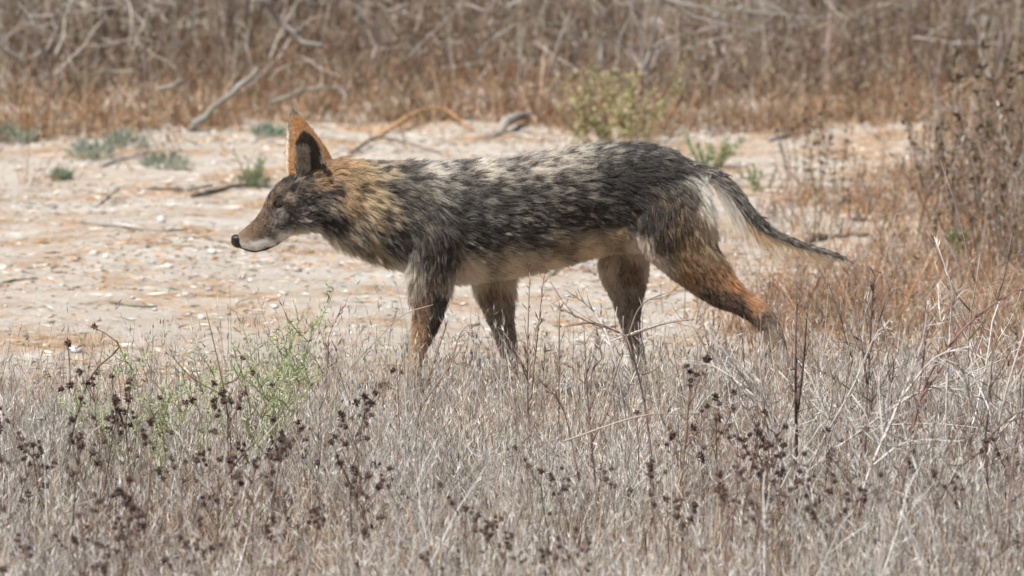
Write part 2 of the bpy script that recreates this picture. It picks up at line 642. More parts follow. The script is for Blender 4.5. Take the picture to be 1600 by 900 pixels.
grass_mass('dry_stalks', 'tall grey and straw coloured dead stalks massed on the bank', x, y, .25 + x * 0, .8 + .22 * wav(x, y, 1.7, 3),
           .0070, [GRY2, (.52, .46, .40), (.46, .40, .34), BRG, BROWN, RUST, DARK], [.26, .12, .14, .20, .14, .04, .10], .7,
           ([GRY2, (.52, .46, .40), (.46, .40, .34), BROWN, BRG], [.34, .14, .16, .16, .2]), .34, 6, (.02, .05), 5, 16, (.004, .009))


def tangle():
    """fine crossing dead twigs that fill the brush"""
    n = 9000
    x = rng.uniform(-5.2, 5.2, n)
    y = 6.7 + rng.gamma(1.7, 1.2, n)
    z0 = rng.uniform(.02, .7, n) ** 1.2
    L = rng.uniform(.08, .38, n)
    a = rng.uniform(0, 6.28, n)
    el = rng.normal(.45, .6, n)
    d = np.stack([np.cos(a) * np.cos(el), np.sin(a) * np.cos(el), np.sin(el)], 1)
    b2 = rng.normal(0, .25, (n, 3))
    t = np.linspace(0, 1, 5)
    ctr = np.stack([x, y, H(x, y) + z0], 1)[:, None] + L[:, None, None] * (t[None, :, None] * d[:, None] + (t ** 2)[None, :, None] * b2[:, None])
    ctr += rng.normal(0, .006, ctr.shape)
    ctr[..., 2] = np.maximum(ctr[..., 2], H(ctr[..., 0], ctr[..., 1]) + .004)
    wd = rng.uniform(.003, .007, n)
    s1 = np.cross(d, [0, 1, .2])
    s1 /= np.linalg.norm(s1, axis=1)[:, None] + 1e-9
    s2 = np.cross(d, s1)
    V, F = [], []
    off3 = [s1, -.5 * s1 + .87 * s2, -.5 * s1 - .87 * s2]
    v = np.stack([ctr + o_[:, None] * (wd[:, None] * (1 - .6 * t))[..., None] / 2 for o_ in off3], 2)
    for k in range(4):
        for q in range(3):
            p0, p1 = k * 3 + q, k * 3 + (q + 1) % 3
            F += [(p0, p1, p1 + 3), (p0, p1 + 3, p0 + 3)]
    f = np.array(F)[None] + (np.arange(n) * 15)[:, None, None]
    c = np.repeat(palette(n, [GRY2, (.60, .55, .50), BRG, BROWN, DARK], [.30, .16, .20, .16, .18]), 15, 0)
    o = link('brush_tangle', tri_mesh('brush_tangle', v.reshape(-1, 3), f.reshape(-1, 3), c, M_STALK))
    o['kind'] = 'stuff'
    tag(o, 'tangle of fine dead twigs woven through the bank', 'brush')


tangle()


def litter():
    n = 120000
    x = rng.uniform(-4.2, 4.2, n)
    y = rng.uniform(-.7, 7.4, n)
    keep = rng.random(n) < np.clip(.30 + .75 * wav(x, y, 2.4, 15) + np.clip((y - 5.2) / 2, 0, .7) + np.clip((x - .5) / 2, 0, .5), .22, 1)
    x, y = x[keep], y[keep]
    n = len(x)
    p = np.stack([x, y, H(x, y) + rng.uniform(.001, .007, n)], 1)
    a = rng.normal(0, .7, n) + rng.choice([0, math.pi], n)
    d = np.stack([np.cos(a), np.sin(a), rng.normal(0, .12, n)], 1)
    c = palette(n, [ORANGE, STRAW, BROWN, PALE, GREY, (.24, .24, .19), WHITE], [.22, .2, .15, .16, .1, .10, .07])
    v, f, cc = husks(p, d, rng.gamma(1.6, .012, n) + .007, rng.uniform(.002, .0065, n), c)
    o = link('plant_litter', tri_mesh('plant_litter', v, f, cc, M_LITTER))
    o['kind'] = 'stuff'
    tag(o, 'straw, bark bits and dead leaves strewn over the sandy path', 'litter')
    # gravel
    n = 6000
    x = rng.uniform(-4, 4, n)
    y = rng.uniform(-.6, 7, n)
    r = rng.gamma(2, .0014, n) + .0022
    qq = pix(np.stack([x, y, H(x, y)], 1))
    r[(np.abs(qq[:, 0] - 362) < 22) & (np.abs(qq[:, 1] - 370) < 22)] = .001
    oct_ = np.array([(1, 0, 0), (0, 1, 0), (-1, 0, 0), (0, -1, 0), (0, 0, 1), (0, 0, -.4)], float)
    of = np.array([(0, 1, 4), (1, 2, 4), (2, 3, 4), (3, 0, 4), (1, 0, 5), (2, 1, 5), (3, 2, 5), (0, 3, 5)])
    ctr = np.stack([x, y, H(x, y) + r * .25], 1)
    v = ctr[:, None] + oct_[None] * (r[:, None] * rng.uniform(.7, 1.4, (n, 3)) * [1, 1, .7])[:, None] + rng.normal(0, .15, (n, 6, 3)) * r[:, None, None]
    f = of[None] + (np.arange(n) * 6)[:, None, None]
    c = np.repeat(palette(n, [(.62, .55, .48), (.75, .7, .64), (.4, .33, .27)], [.5, .25, .25]), 6, 0)
    o = link('gravel', tri_mesh('gravel', v.reshape(-1, 3), f, c, M_STONE, True))
    o['kind'] = 'stuff'
    tag(o, 'small gravel and crumbs of soil scattered on the path', 'gravel')


litter()

# ------------------------------------------------------------------ coyote
# each ring: (edge a px, edge b px, half width in m, depth Y of its centre)
def ring_chain(rings, n_out, sides=22, region='body', sq=1.0):
    A = np.array([P(r[0], r[1], r[5]) for r in rings])
    B = np.array([P(r[2], r[3], r[5]) for r in rings])
    W = np.array([[r[4]] for r in rings])
    A, B, W = smoothpath(A, n_out), smoothpath(B, n_out), smoothpath(W, n_out)[:, 0]
    C = (A + B) / 2
    U = (A - B) / 2
    th = np.arange(sides) * 2 * math.pi / sides
    cs = np.sign(np.cos(th)) * np.abs(np.cos(th)) ** sq
    sn = np.sign(np.sin(th)) * np.abs(np.sin(th)) ** sq
    ring = C[:, None] + cs[None, :, None] * U[:, None] + sn[None, :, None] * np.array([0, 1, 0]) * W[:, None, None]
    tan = np.gradient(C, axis=0)
    tan /= np.linalg.norm(tan, axis=1)[:, None]
    f = []
    for i in range(n_out - 1):
        for k in range(sides):
            p, q = i * sides + k, i * sides + (k + 1) % sides
            f += [(p, q, q + sides), (p, q + sides, p + sides)]
    v = np.concatenate([ring.reshape(-1, 3), C[:1] - tan[:1] * .004, C[-1:] + tan[-1:] * .004])
    a, b = n_out * sides, n_out * sides + 1
    for k in range(sides):
        f.append((a, (k + 1) % sides, k))
        e = (n_out - 1) * sides
        f.append((b, e + k, e + (k + 1) % sides))
    flow = np.concatenate([np.repeat(tan, sides, 0), tan[:1], tan[-1:]])
    t = np.concatenate([np.repeat(np.linspace(0, 1, n_out), sides), [0, 1]])
    return v, np.array(f), flow, t, [region] * len(v)


TORSO = [  # nose to rump: top edge, bottom edge
    (369, 368, 377, 388, .013, 0), (375, 362, 384, 390.5, .0168, 0), (385, 354, 395, 394, .0195, 0), (397, 343, 408, 393, .0225, 0),
    (409, 327, 421, 389, .027, 0), (420, 304, 434, 381, .037, 0), (440, 283, 452, 369, .047, 0), (468, 270, 472, 362, .055, 0),
    (498, 260, 495, 359, .058, 0), (524, 251, 514, 371, .060, 0), (550, 252, 539, 387, .068, 0), (580, 253, 577, 401, .078, 0),
    (620, 254, 613, 412, .089, 0), (662, 255, 655, 428, .098, 0), (710, 254, 712, 440, .104, 0), (770, 250, 765, 434, .108, 0),
    (830, 244, 825, 425, .105, 0), (890, 235, 880, 413, .096, 0), (950, 228, 945, 396, .09, 0), (1000, 227, 1000, 392, .091, 0),
    (1045, 237, 1062, 395, .087, 0), (1078, 256, 1094, 368, .07, 0), (1096, 266, 1106, 328, .034, 0)]
NF = [(668, 280, 716, 285, .015, -.045), (648, 320, 736, 330, .035, -.06), (640, 400, 722, 400, .040, -.07), (641, 440, 708, 438, .034, -.076), (644, 470, 699, 468, .027, -.078),
      (645, 495, 693, 493, .0225, -.078), (643, 520, 681, 522, .0185, -.078), (639, 550, 664, 553, .0155, -.078), (636, 586, 658, 590, .015, -.078),
      (622, 606, 660, 608, .020, -.078), (613, 624, 658, 625, .021, -.078)]
FF = [(738, 380, 806, 370, .03, .06), (738, 425, 803, 420, .036, .068), (747, 462, 802, 458, .031, .072), (762, 499, 802, 492, .024, .074),
      (774, 529, 806, 527, .019, .075), (784, 560, 809, 558, .016, .075), (787, 586, 810, 586, .015, .075), (772, 598, 812, 599, .02, .075), (765, 611, 810, 612, .021, .075)]
NH = [(1015, 258, 1075, 262, .012, -.03), (992, 290, 1096, 288, .036, -.046), (988, 345, 1112, 340, .05, -.058), (1008, 395, 1118, 380, .046, -.066), (1044, 428, 1132, 406, .038, -.072),
      (1080, 455, 1148, 430, .030, -.074), (1115, 477, 1168, 454, .024, -.075), (1154, 492, 1190, 470, .019, -.075), (1183, 512, 1209, 488, .016, -.075),
      (1196, 534, 1222, 516, .015, -.075), (1207, 560, 1231, 552, .0145, -.075), (1212, 590, 1235, 588, .015, -.075), (1198, 606, 1238, 608, .02, -.075), (1190, 624, 1236, 625, .021, -.075)]
FH = [(940, 350, 1018, 350, .035, .05), (938, 395, 1014, 392, .042, .06), (938, 425, 1013, 424, .036, .068), (950, 456, 1008, 450, .027, .072),
      (962, 484, 1002, 480, .021, .074), (971, 510, 1000, 508, .017, .075), (980, 540, 1005, 540, .0145, .075), (987, 568, 1011, 568, .014, .075),
      (988, 588, 1011, 588, .015, .075), (972, 599, 1014, 600, .02, .075), (964, 611, 1012, 612, .021, .075)]
TAIL = [(1072, 252, 1096, 292, .022, 0), (1100, 260, 1106, 284, .016, 0), (1131, 273, 1124, 296, .0150, -.004), (1160, 303, 1146, 321, .0140, -.01),
        (1184, 335, 1171, 353, .0125, -.016), (1216, 363, 1210, 374, .009, -.02), (1253, 379, 1250, 389, .0075, -.022), (1296, 393, 1294, 401, .0055, -.022),
        (1326, 406, 1325, 410, .0025, -.022)]


def ear(base, tip, n, W0, depth, region, e1, e2):
    base, tip = np.array(base), np.array(tip)
    a = tip - base
    Hh = np.linalg.norm(a)
    a /= Hh
    n = np.array(n, float)
    n -= a * n.dot(a)
    n /= np.linalg.norm(n)
    s = np.cross(a, n)
    nu, nv = 13, 15
    th = .0075
    out, inn = [], []
    for j in range(nv):
        v = j / (nv - 1)
        vv = -.18 + 1.18 * v
        vc = max(vv, 0)
        Wd = W0 * max(1 - vc ** e1, 0.0) ** e2 + .0015
        for i in range(nu):
            u = -1 + 2 * i / (nu - 1)
            c = base + a * vv * Hh + s * u * Wd - n * depth * (1 - u * u) * (1 - .7 * vc) - n * .35 * depth * vc
            k = th * (1 - .45 * vc)
            inn.append(c + n * k / 2)
            out.append(c - n * k / 2)
    m = nu * nv
    v = np.array(inn + out)
    f = []
    for j in range(nv - 1):
        for i in range(nu - 1):
            p = j * nu + i
            f += [(p, p + 1, p + nu + 1), (p, p + nu + 1, p + nu)]
            q = p + m
            f += [(q, q + nu + 1, q + 1), (q, q + nu, q + nu + 1)]
    rim = [j * nu for j in range(nv)] + [(nv - 1) * nu + i for i in range(1, nu)] + [j * nu + nu - 1 for j in range(nv - 2, -1, -1)] + [i for i in range(nu - 2, 0, -1)]
    for q in range(len(rim)):
        p0, p1 = rim[q], rim[(q + 1) % len(rim)]
        f += [(p0, p0 + m, p1 + m), (p0, p1 + m, p1)]
    flow = np.repeat(a[None], len(v), 0)
    tt = np.tile(np.repeat(np.linspace(0, 1, nv), nu), 2)
    reg = [region + '_in'] * m + [region + '_out'] * m
    return v, np.array(f), flow, tt, reg


chunks = [ring_chain(TORSO, 90, 26, 'torso', .93)]
chunks[0] = (chunks[0][0], chunks[0][1], chunks[0][2], chunks[0][3], ['head' if t < .42 else 'torso' for t in chunks[0][3]])
for rg, nm in ((NF, 'leg'), (FF, 'leg'), (NH, 'leg'), (FH, 'leg')):
    chunks.append(ring_chain(rg, 46, 18, nm, .92))
chunks.append(ring_chain(TAIL, 50, 14, 'tail'))
chunks.append(ear(P(490, 282, -.040), P(472, 208, -.082), (-.32, -.92, .25), .0360, .027, 'near_ear', 3.2, .70))
chunks.append(ear(P(484, 262, .036), P(455, 170, .050), (-.30, .94, .15), .0530, .020, 'far_ear', 1.45, .95))
allv = np.concatenate([c[0] for c in chunks])
allf, nn = [], 0
for c in chunks:
    allf.append(c[1] + nn)
    nn += len(c[0])
allf = np.concatenate(allf)
src_flow = np.concatenate([c[2] for c in chunks])
src_t = np.concatenate([c[3] for c in chunks])
src_reg = np.array(sum([list(c[4]) for c in chunks], []))

raw = tri_mesh('coyote_raw', allv, allf, np.ones((len(allv), 3)), M_SKIN)
tmp = link('coyote_raw', raw)
md = tmp.modifiers.new('r', 'REMESH')
md.mode = 'VOXEL'
md.voxel_size = 0.0042
ms = tmp.modifiers.new('s', 'SMOOTH')
ms.factor = 0.5
ms.iterations = 8
dg = bpy.context.evaluated_depsgraph_get()
body_me = bpy.data.meshes.new_from_object(tmp.evaluated_get(dg))
bpy.data.objects.remove(tmp)
bpy.data.meshes.remove(raw)
body_me.name = 'body'
nv = len(body_me.vertices)
bco = np.empty(nv * 3, np.float32)
body_me.vertices.foreach_get('co', bco)
bco = bco.reshape(-1, 3).astype(float)
bno = np.empty(nv * 3, np.float32)
body_me.vertices.foreach_get('normal', bno)
bno = bno.reshape(-1, 3).astype(float)
# brow, eye socket, cheek bone and lip on both sides of the head
for px_, py_, rad_, amt in ((437, 318, .011, -.0045), (432, 306, .010, .0045), (449, 312, .010, .003), (452, 336, .016, .004), (425, 340, .014, -.003), (405, 384, .010, .0025), (478, 345, .022, .006), (1050, 335, .07, .014), (690, 345, .06, .011), (935, 350, .055, -.014), (600, 330, .05, .006), (770, 370, .05, .006), (980, 260, .05, -.004)):
    q0 = P(px_, py_, -.03)
    dd = np.hypot(bco[:, 0] - q0[0], bco[:, 2] - q0[2])
    wt_ = np.exp(-(dd / rad_) ** 2) * np.clip(np.abs(bno[:, 1]) * 1.6, 0, 1)
    wt_[(np.abs(bco[:, 1]) > .075) & (rad_ < .03)] = 0
    bco += bno * (wt_ * amt)[:, None]
body_me.vertices.foreach_set('co', bco.astype(np.float32).ravel())
body_me.update()
body_me.vertices.foreach_get('normal', _n := np.empty(nv * 3, np.float32))
bno = _n.reshape(-1, 3).astype(float)
body_me.polygons.foreach_set('use_smooth', np.ones(len(body_me.polygons), bool))
kd = kdtree.KDTree(len(allv))
for i, p in enumerate(allv):
    kd.insert(p, i)
kd.balance()
near_i = np.array([kd.find(p)[1] for p in bco])
vflow, vt, vreg = src_flow[near_i], src_t[near_i], src_reg[near_i]
vflow = vflow.copy()
vflow[vreg == 'leg'] += np.array([.12, 0, -.25])
# smooth the flow field over the mesh edges
ed = np.empty(len(body_me.edges) * 2, np.int32)
body_me.edges.foreach_get('vertices', ed)
ed = ed.reshape(-1, 2)
for _ in range(14):
    acc = vflow.copy()
    np.add.at(acc, ed[:, 0], vflow[ed[:, 1]])
    np.add.at(acc, ed[:, 1], vflow[ed[:, 0]])
    vflow = acc / (np.linalg.norm(acc, axis=1)[:, None] + 1e-9)

# coat: photo position -> colour of the hair, share of black-tipped hair, length of hair in mm
CP = np.array([
    # px, py, r, g, b, black, len
    (560, 285, .54, .375, .19, .34, 40), (585, 330, .58, .43, .25, .34, 44), (560, 370, .40, .32, .215, .38, 42), (542, 250, .56, .34, .16, .15, 34),
    (600, 255, .54, .42, .27, .30, 36), (540, 320, .5, .33, .16, .25, 38), (530, 395, .50, .42, .31, .10, 34), (585, 405, .40, .29, .18, .3, 40),
    (640, 290, .44, .38, .29, .52, 38), (650, 350, .40, .345, .265, .55, 34), (690, 262, .72, .64, .52, .38, 40), (620, 380, .38, .33, .26, .45, 32),
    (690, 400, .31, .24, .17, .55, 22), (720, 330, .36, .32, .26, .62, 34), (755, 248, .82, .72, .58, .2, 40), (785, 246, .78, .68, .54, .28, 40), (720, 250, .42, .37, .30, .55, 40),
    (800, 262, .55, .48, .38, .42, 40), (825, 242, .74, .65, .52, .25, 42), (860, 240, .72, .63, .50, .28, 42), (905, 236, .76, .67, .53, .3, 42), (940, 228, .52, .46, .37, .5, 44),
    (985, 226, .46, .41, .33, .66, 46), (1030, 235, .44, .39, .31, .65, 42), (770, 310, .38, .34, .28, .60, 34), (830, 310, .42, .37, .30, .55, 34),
    (760, 375, .30, .26, .21, .70, 30), (830, 370, .32, .27, .21, .66, 28), (890, 340, .38, .32, .24, .55, 30), (900, 290, .44, .38, .30, .55, 36),
    (960, 290, .28, .25, .20, .88, 34), (1000, 275, .22, .19, .15, .97, 34), (1015, 255, .26, .22, .18, .9, 36), (985, 300, .24, .2, .16, .93, 32), (940, 340, .36, .29, .21, .6, 28), (1040, 270, .34, .29, .23, .8, 36),
    (880, 385, .44, .34, .22, .28, 24), (740, 432, .78, .65, .48, .02, 26), (720, 448, .78, .68, .54, 0, 26), (800, 428, .78, .64, .46, 0, 26), (860, 422, .78, .62, .42, 0, 24), (830, 408, .6, .48, .33, .12, 24), (770, 412, .55, .45, .33, .2, 24),
    (920, 395, .72, .56, .37, .04, 22), (960, 378, .50, .37, .23, .15, 18), (996, 385, .66, .56, .44, 0, 16), (1020, 412, .62, .52, .42, 0, 12),
    (1010, 340, .30, .21, .14, .78, 22), (1040, 320, .34, .23, .14, .62, 22), (1070, 320, .40, .26, .15, .45, 22), (1060, 350, .42, .26, .14, .45, 20), (1085, 345, .46, .30, .17, .3, 20), (1080, 300, .36, .27, .18, .5, 24), (1040, 380, .46, .30, .17, .48, 20),
    (1075, 390, .56, .33, .165, .3, 20), (1104, 298, .86, .79, .68, 0, 34), (1095, 285, .84, .76, .64, 0, 34), (1108, 318, .84, .75, .62, 0, 34), (1088, 262, .50, .44, .35, .5, 30), (1110, 342, .70, .56, .38, .03, 30),
    (1112, 380, .50, .34, .19, .2, 22), (1070, 440, .46, .26, .13, .3, 12), (1120, 430, .46, .25, .12, .28, 14), (1150, 440, .58, .28, .12, .1, 14),
    (1110, 470, .24, .155, .105, .5, 10), (1140, 472, .28, .18, .12, .45, 9), (1152, 487, .22, .15, .11, .5, 9), (1180, 472, .62, .33, .16, .06, 12), (1195, 505, .34, .25, .18, .35, 9), (1215, 520, .48, .36, .25, .2, 9),
    (1222, 570, .66, .55, .43, .05, 8), (1215, 610, .5, .42, .33, .05, 8),
    (680, 440, .36, .26, .175, .45, 15), (650, 445, .42, .35, .26, .2, 20), (690, 475, .20, .16, .12, .6, 11), (658, 478, .48, .30, .18, .3, 11), (655, 515, .50, .29, .16, .2, 9), (680, 510, .17, .14, .11, .6, 9),
    (648, 555, .60, .44, .28, .12, 8), (645, 605, .48, .38, .28, .1, 8), (626, 428, .78, .70, .58, .02, 28), (610, 414, .6, .5, .38, .15, 30),
    (770, 465, .52, .38, .25, .3, 14), (785, 510, .50, .39, .28, .32, 10), (797, 560, .58, .48, .37, .18, 9), (795, 600, .46, .38, .3, .1, 8),
    (943, 425, .66, .54, .40, .05, 16), (985, 425, .38, .26, .17, .35, 12), (968, 470, .5, .41, .31, .2, 10), (990, 475, .40, .32, .23, .35, 10), (992, 530, .46, .38, .3, .35, 9), (1000, 580, .42, .36, .29, .2, 8), (990, 606, .44, .38, .3, .1, 8),
    # head
    (512, 375, .62, .52, .39, .05, 20), (485, 362, .62, .54, .42, .05, 13), (465, 366, .64, .57, .46, .06, 9), (445, 371, .88, .84, .76, .0, 6), (425, 384, .90, .86, .79, .0, 4),
    (400, 389, .88, .85, .78, .0, 3), (383, 385, .82, .78, .71, .0, 3), (398, 397, .10, .08, .07, .6, 3), (420, 394, .09, .07, .06, .7, 3), (437, 386, .12, .09, .08, .6, 3),
    (392, 358, .19, .118, .075, .2, 4), (405, 342, .18, .12, .08, .28, 4), (383, 367, .21, .14, .09, .15, 3), (408, 368, .17, .105, .072, .3, 4), (418, 362, .19, .135, .10, .35, 4), (395, 371, .21, .14, .095, .15, 3), (384, 376, .34, .27, .2, .05, 3), (412, 380, .9, .86, .78, 0, 4), (392, 384, .8, .75, .68, 0, 3), (438, 372, .85, .8, .72, 0, 5), (428, 366, .34, .29, .25, .35, 5), (418, 345, .25, .185, .14, .35, 5),
    (430, 352, .34, .30, .26, .45, 6), (445, 352, .26, .23, .20, .6, 7), (432, 335, .32, .29, .25, .4, 6), (460, 345, .30, .25, .21, .55, 9), (480, 345, .38, .33, .27, .4, 13),
    (455, 325, .20, .17, .14, .7, 8), (475, 322, .22, .19, .16, .7, 12), (495, 330, .20, .17, .14, .72, 14), (510, 345, .16, .13, .11, .85, 16), (527, 352, .14, .11, .09, .85, 18),  # shadow at the back of the cheek put in as black coat
    (435, 318, .05, .035, .028, .6, 3), (427, 322, .06, .045, .035, .5, 3), (445, 319, .08, .06, .05, .5, 4), (449, 312, .40, .31, .23, .25, 6), (436, 327, .34, .3, .25, .3, 5), (438, 308, .1, .075, .06, .5, 5), (428, 308, .26, .185, .12, .4, 6), (422, 320, .28, .2, .14, .3, 5), (430, 293, .26, .18, .12, .4, 8), (448, 280, .19, .135, .09, .6, 10),
    (465, 295, .20, .15, .12, .65, 10), (470, 275, .30, .21, .14, .45, 10), (490, 300, .26, .18, .12, .55, 12), (508, 315, .42, .33, .23, .35, 14), (510, 285, .48, .30, .15, .25, 14), (524, 300, .30, .19, .13, .5, 18), (500, 262, .42, .24, .11, .3, 12),
])


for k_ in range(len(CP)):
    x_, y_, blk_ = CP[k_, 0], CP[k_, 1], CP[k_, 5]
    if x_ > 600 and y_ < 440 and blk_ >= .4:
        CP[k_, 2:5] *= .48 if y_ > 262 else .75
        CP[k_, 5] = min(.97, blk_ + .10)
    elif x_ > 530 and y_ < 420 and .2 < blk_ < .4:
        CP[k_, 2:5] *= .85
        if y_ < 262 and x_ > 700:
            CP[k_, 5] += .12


def coat(pts, reg, t):
    q = pix(pts)
    qe = q + rng.normal(0, 1.6, q.shape)
    out = np.empty((len(pts), 5))
    for s in range(0, len(pts), 20000):
        e = slice(s, s + 20000)
        d2 = ((q[e, None, :] - CP[None, :, :2]) ** 2).sum(-1)
        wt = 1 / (d2 + 14) ** 2.3
        wt /= wt.sum(1)[:, None]
        out[e] = wt @ CP[:, 2:]
    def put(m, c, blk, ln):
        out[m, :3] = c
        out[m, 3] = blk
        out[m, 4] = ln
    for nm in ('near_ear', 'far_ear'):
        m = reg == nm + '_out'
        put(m, (.52, .26, .105), .18, 7)
        m = (reg == nm + '_out') & (t > .88)
        put(m, (.20, .16, .13), .5, 5)
        m = reg == nm + '_in'
        put(m, (.30, .24, .19), .35, 9)
    m = reg == 'near_ear_out'
    out[m, :3] = (.20, .14, .10)
    m = (reg == 'near_ear_in') & (qe[:, 0] < 484)
    put(m, (.66, .59, .48), .18, 12)  # pale inner hair, with the lit front of the cup painted in
    m = (reg == 'near_ear_in') & (qe[:, 0] < 485) & (qe[:, 1] < 228)
    put(m, (.2, .16, .13), .5, 5)
    m = (reg == 'near_ear_in') & (qe[:, 0] >= 484)
    put(m, (.10, .08, .07), .4, 4)  # shade in the rear of the ear cup painted as near-black hair
    m = (reg == 'far_ear_out') & (q[:, 0] < 450.8) & (qe[:, 1] > 184)
    put(m, (.78, .66, .50), 0, 8)
    m = (reg == 'far_ear_out') & (q[:, 0] >= 450.8) & (q[:, 0] < 458) & (qe[:, 1] < 225)
    put(m, (.36, .22, .13), .3, 6)
    m = np.char.startswith(reg, 'near_ear') & (qe[:, 0] > 501) & (qe[:, 1] < 256)
    put(m, (.55, .48, .40), .15, 4)
    m = reg == 'tail'
    put(m, (.44, .38, .30), .68, 20)
    return out


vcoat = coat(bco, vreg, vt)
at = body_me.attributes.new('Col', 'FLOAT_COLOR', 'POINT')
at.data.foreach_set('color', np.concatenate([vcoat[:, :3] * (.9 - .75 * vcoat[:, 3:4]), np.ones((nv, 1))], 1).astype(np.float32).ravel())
body_me.materials.clear()
body_me.materials.append(M_SKIN)

PAW = P(900, 620, 0)
coy = thing('coyote', 'grey and tan coyote walking across the sandy path', 'coyote', (float(PAW[0]), 0, 0))
off = np.array([-float(PAW[0]), 0, 0])


def child(name, me, parent=coy):
    o = link(name, me, parent)
    return o


body = child('body', body_me)
body.location = off

bvh = BVHTree.FromPolygons([tuple(p) for p in bco], [tuple(p.vertices) for p in body_me.polygons])


def hit(px, py):
    d = Vector(ray(px, py)).normalized()
    loc, nrm, _, _ = bvh.ray_cast(Vector(CAM), d)
    return np.array(loc), np.array(nrm)


# eyes
EYES = []
M_IRIS = plain('amber_iris', (.20, .095, .025), .12, .6, .8)
M_PUPIL = plain('pupil', (.006, .005, .004), .08, .6, 1.0)
M_LID = plain('eyelid', (.012, .009, .008), .6, .25)
ep, en = hit(436, 318)
en = en / np.linalg.norm(en)
for sgn in (1, -1):
    p, n_ = ep.copy(), en.copy()
    p[1] *= sgn
    n_[1] *= sgn
    EYES.append(p)
    ctr = p - n_ * .0058

    def sphere(r, lo, hi, sx=1.0):
        """patch of a sphere round the view axis of the eye"""
        a = np.cross(n_, [0, 0, 1.])
        a /= np.linalg.norm(a)
        u = np.cross(a, n_)
        v, f = [], []
        for i in range(7):
            ph = lo + (hi - lo) * i / 6
            for k in range(18):
                th_ = k * math.pi / 9
                v.append(ctr + r * (math.cos(ph) * n_ + math.sin(ph) * (math.cos(th_) * a * sx + math.sin(th_) * u)))
        for i in range(6):
            for k in range(18):
                p0, q0 = i * 18 + k, i * 18 + (k + 1) % 18
                f += [(p0, q0, q0 + 18), (p0, q0 + 18, p0 + 18)]
        return v, f
    b = Buf()
    b.add(*sphere(.0098, 0.0, 1.5), (.3, .15, .03))
    e = child('eye', b.mesh('eye', M_IRIS, True))
    e.location = off
    b = Buf()
    b.add(*sphere(.0101, 0.0, .48), (.0, .0, .0))
    q = link('pupil', b.mesh('pupil', M_PUPIL, True), e)
    b = Buf()
    b.add(*sphere(.0120, .58, 1.5, 1.4), (.02, .015, .01))
    q = link('eyelid', b.mesh('eyelid', M_LID, True), e)

# nose leather
NC = P(371.5, 377, 0)
b = Buf()
v, f = [], []
ns, nr = 24, 14
for i in range(nr + 1):
    ph = math.pi * i / nr
    for k in range(ns):
        th_ = 2 * math.pi * k / ns
        q = np.array([-math.cos(ph), math.sin(ph) * math.cos(th_), math.sin(ph) * math.sin(th_)])
        q = np.sign(q) * np.abs(q) ** .84
        p = q * np.array([.0150, .0135, .0148])
        p[1] *= 1 + .25 * (q[2] > 0) * q[2]
        p[2] += p[0] * -.16
        for sy in (-1, 1):
            dd = np.linalg.norm(q - np.array([-.72, sy * .55, -.25]))
            p += np.array([.5, 0, .1]) * .012 * math.exp(-(dd / .26) ** 2)
        p[1] *= 1 - .25 * math.exp(-(q[1] / .14) ** 2) * (q[2] < .2) * .6
        v.append(NC + p)
for i in range(nr):
    for k in range(ns):
        p0, q0 = i * ns + k, i * ns + (k + 1) % ns
        f += [(p0, q0, q0 + ns), (p0, q0 + ns, p0 + ns)]
b.add(v, f, (.015, .013, .014))
nose = child('nose', b.mesh('nose', plain('nose_leather', (.014, .012, .014), .38, .5), True))
nose.location = off

# mouth line along the lips, both sides
b = Buf()
for sgn in (1, -1):
    mp_ = []
    for x_, y_ in ((377, 387.5), (386, 391), (397, 392.5), (409, 390.5), (421, 386.5), (433, 381), (443, 376), (450, 372)):
        for dy in range(12):
            h_, n_ = hit(x_, y_ - dy)
            if h_.shape:
                break
        h_ = h_ + np.array(n_) * .0012
        h_[1] *= sgn
        mp_.append(h_)
    b.tube(smoothpath(mp_, 20), np.linspace(.0017, .0010, 20), (.02, .016, .015), 5)
mo = child('mouth', b.mesh('mouth', M_LID, True))
mo.location = off

# fur -------------------------------------------------------------
tr = np.empty(len(body_me.polygons) * 4, np.int32)
body_me.calc_loop_triangles()
lt = np.empty(len(body_me.loop_triangles) * 3, np.int32)
body_me.loop_triangles.foreach_get('vertices', lt)
lt = lt.reshape(-1, 3)
a, b_, c_ = bco[lt[:, 0]], bco[lt[:, 1]], bco[lt[:, 2]]
area = np.linalg.norm(np.cross(b_ - a, c_ - a), axis=1) / 2
tl = vcoat[lt[:, 0], 4]
treg = vreg[lt[:, 0]]
wgt = area * np.clip(26 / (tl + 3), .75, 3.0)
wgt[np.char.find(treg, 'ear') >= 0] *= 1.3
wgt[treg == 'tail'] *= 1.8
NH_ = 300000


def sample(nh):
    ti = rng.choice(len(lt), nh, p=wgt / wgt.sum())
    r1, r2 = np.sqrt(rng.random(nh)), rng.random(nh)
    bc = np.stack([1 - r1, r1 * (1 - r2), r1 * r2], 1)[..., None]
    tri = lt[ti]
    g = lambda arr: (arr[tri] * bc).sum(1)
    p, nn_, fl, ct = g(bco), g(bno), g(vflow), g(vcoat)
    nn_ /= np.linalg.norm(nn_, axis=1)[:, None]
    return p, nn_, fl, ct, vreg[tri[:, 0]], vt[tri[:, 0]]


def strand_dirs(p, nn_, fl, reg, t, lift):
    tg = fl - nn_ * (fl * nn_).sum(1)[:, None]
    tg += np.array([0, 0, -.10]) * (reg == 'torso')[:, None]
    tg /= np.linalg.norm(tg, axis=1)[:, None] + 1e-9
    return tg * np.cos(lift)[:, None] + nn_ * np.sin(lift)[:, None], tg


p, nn_, fl, ct, reg, tt = sample(NH_)
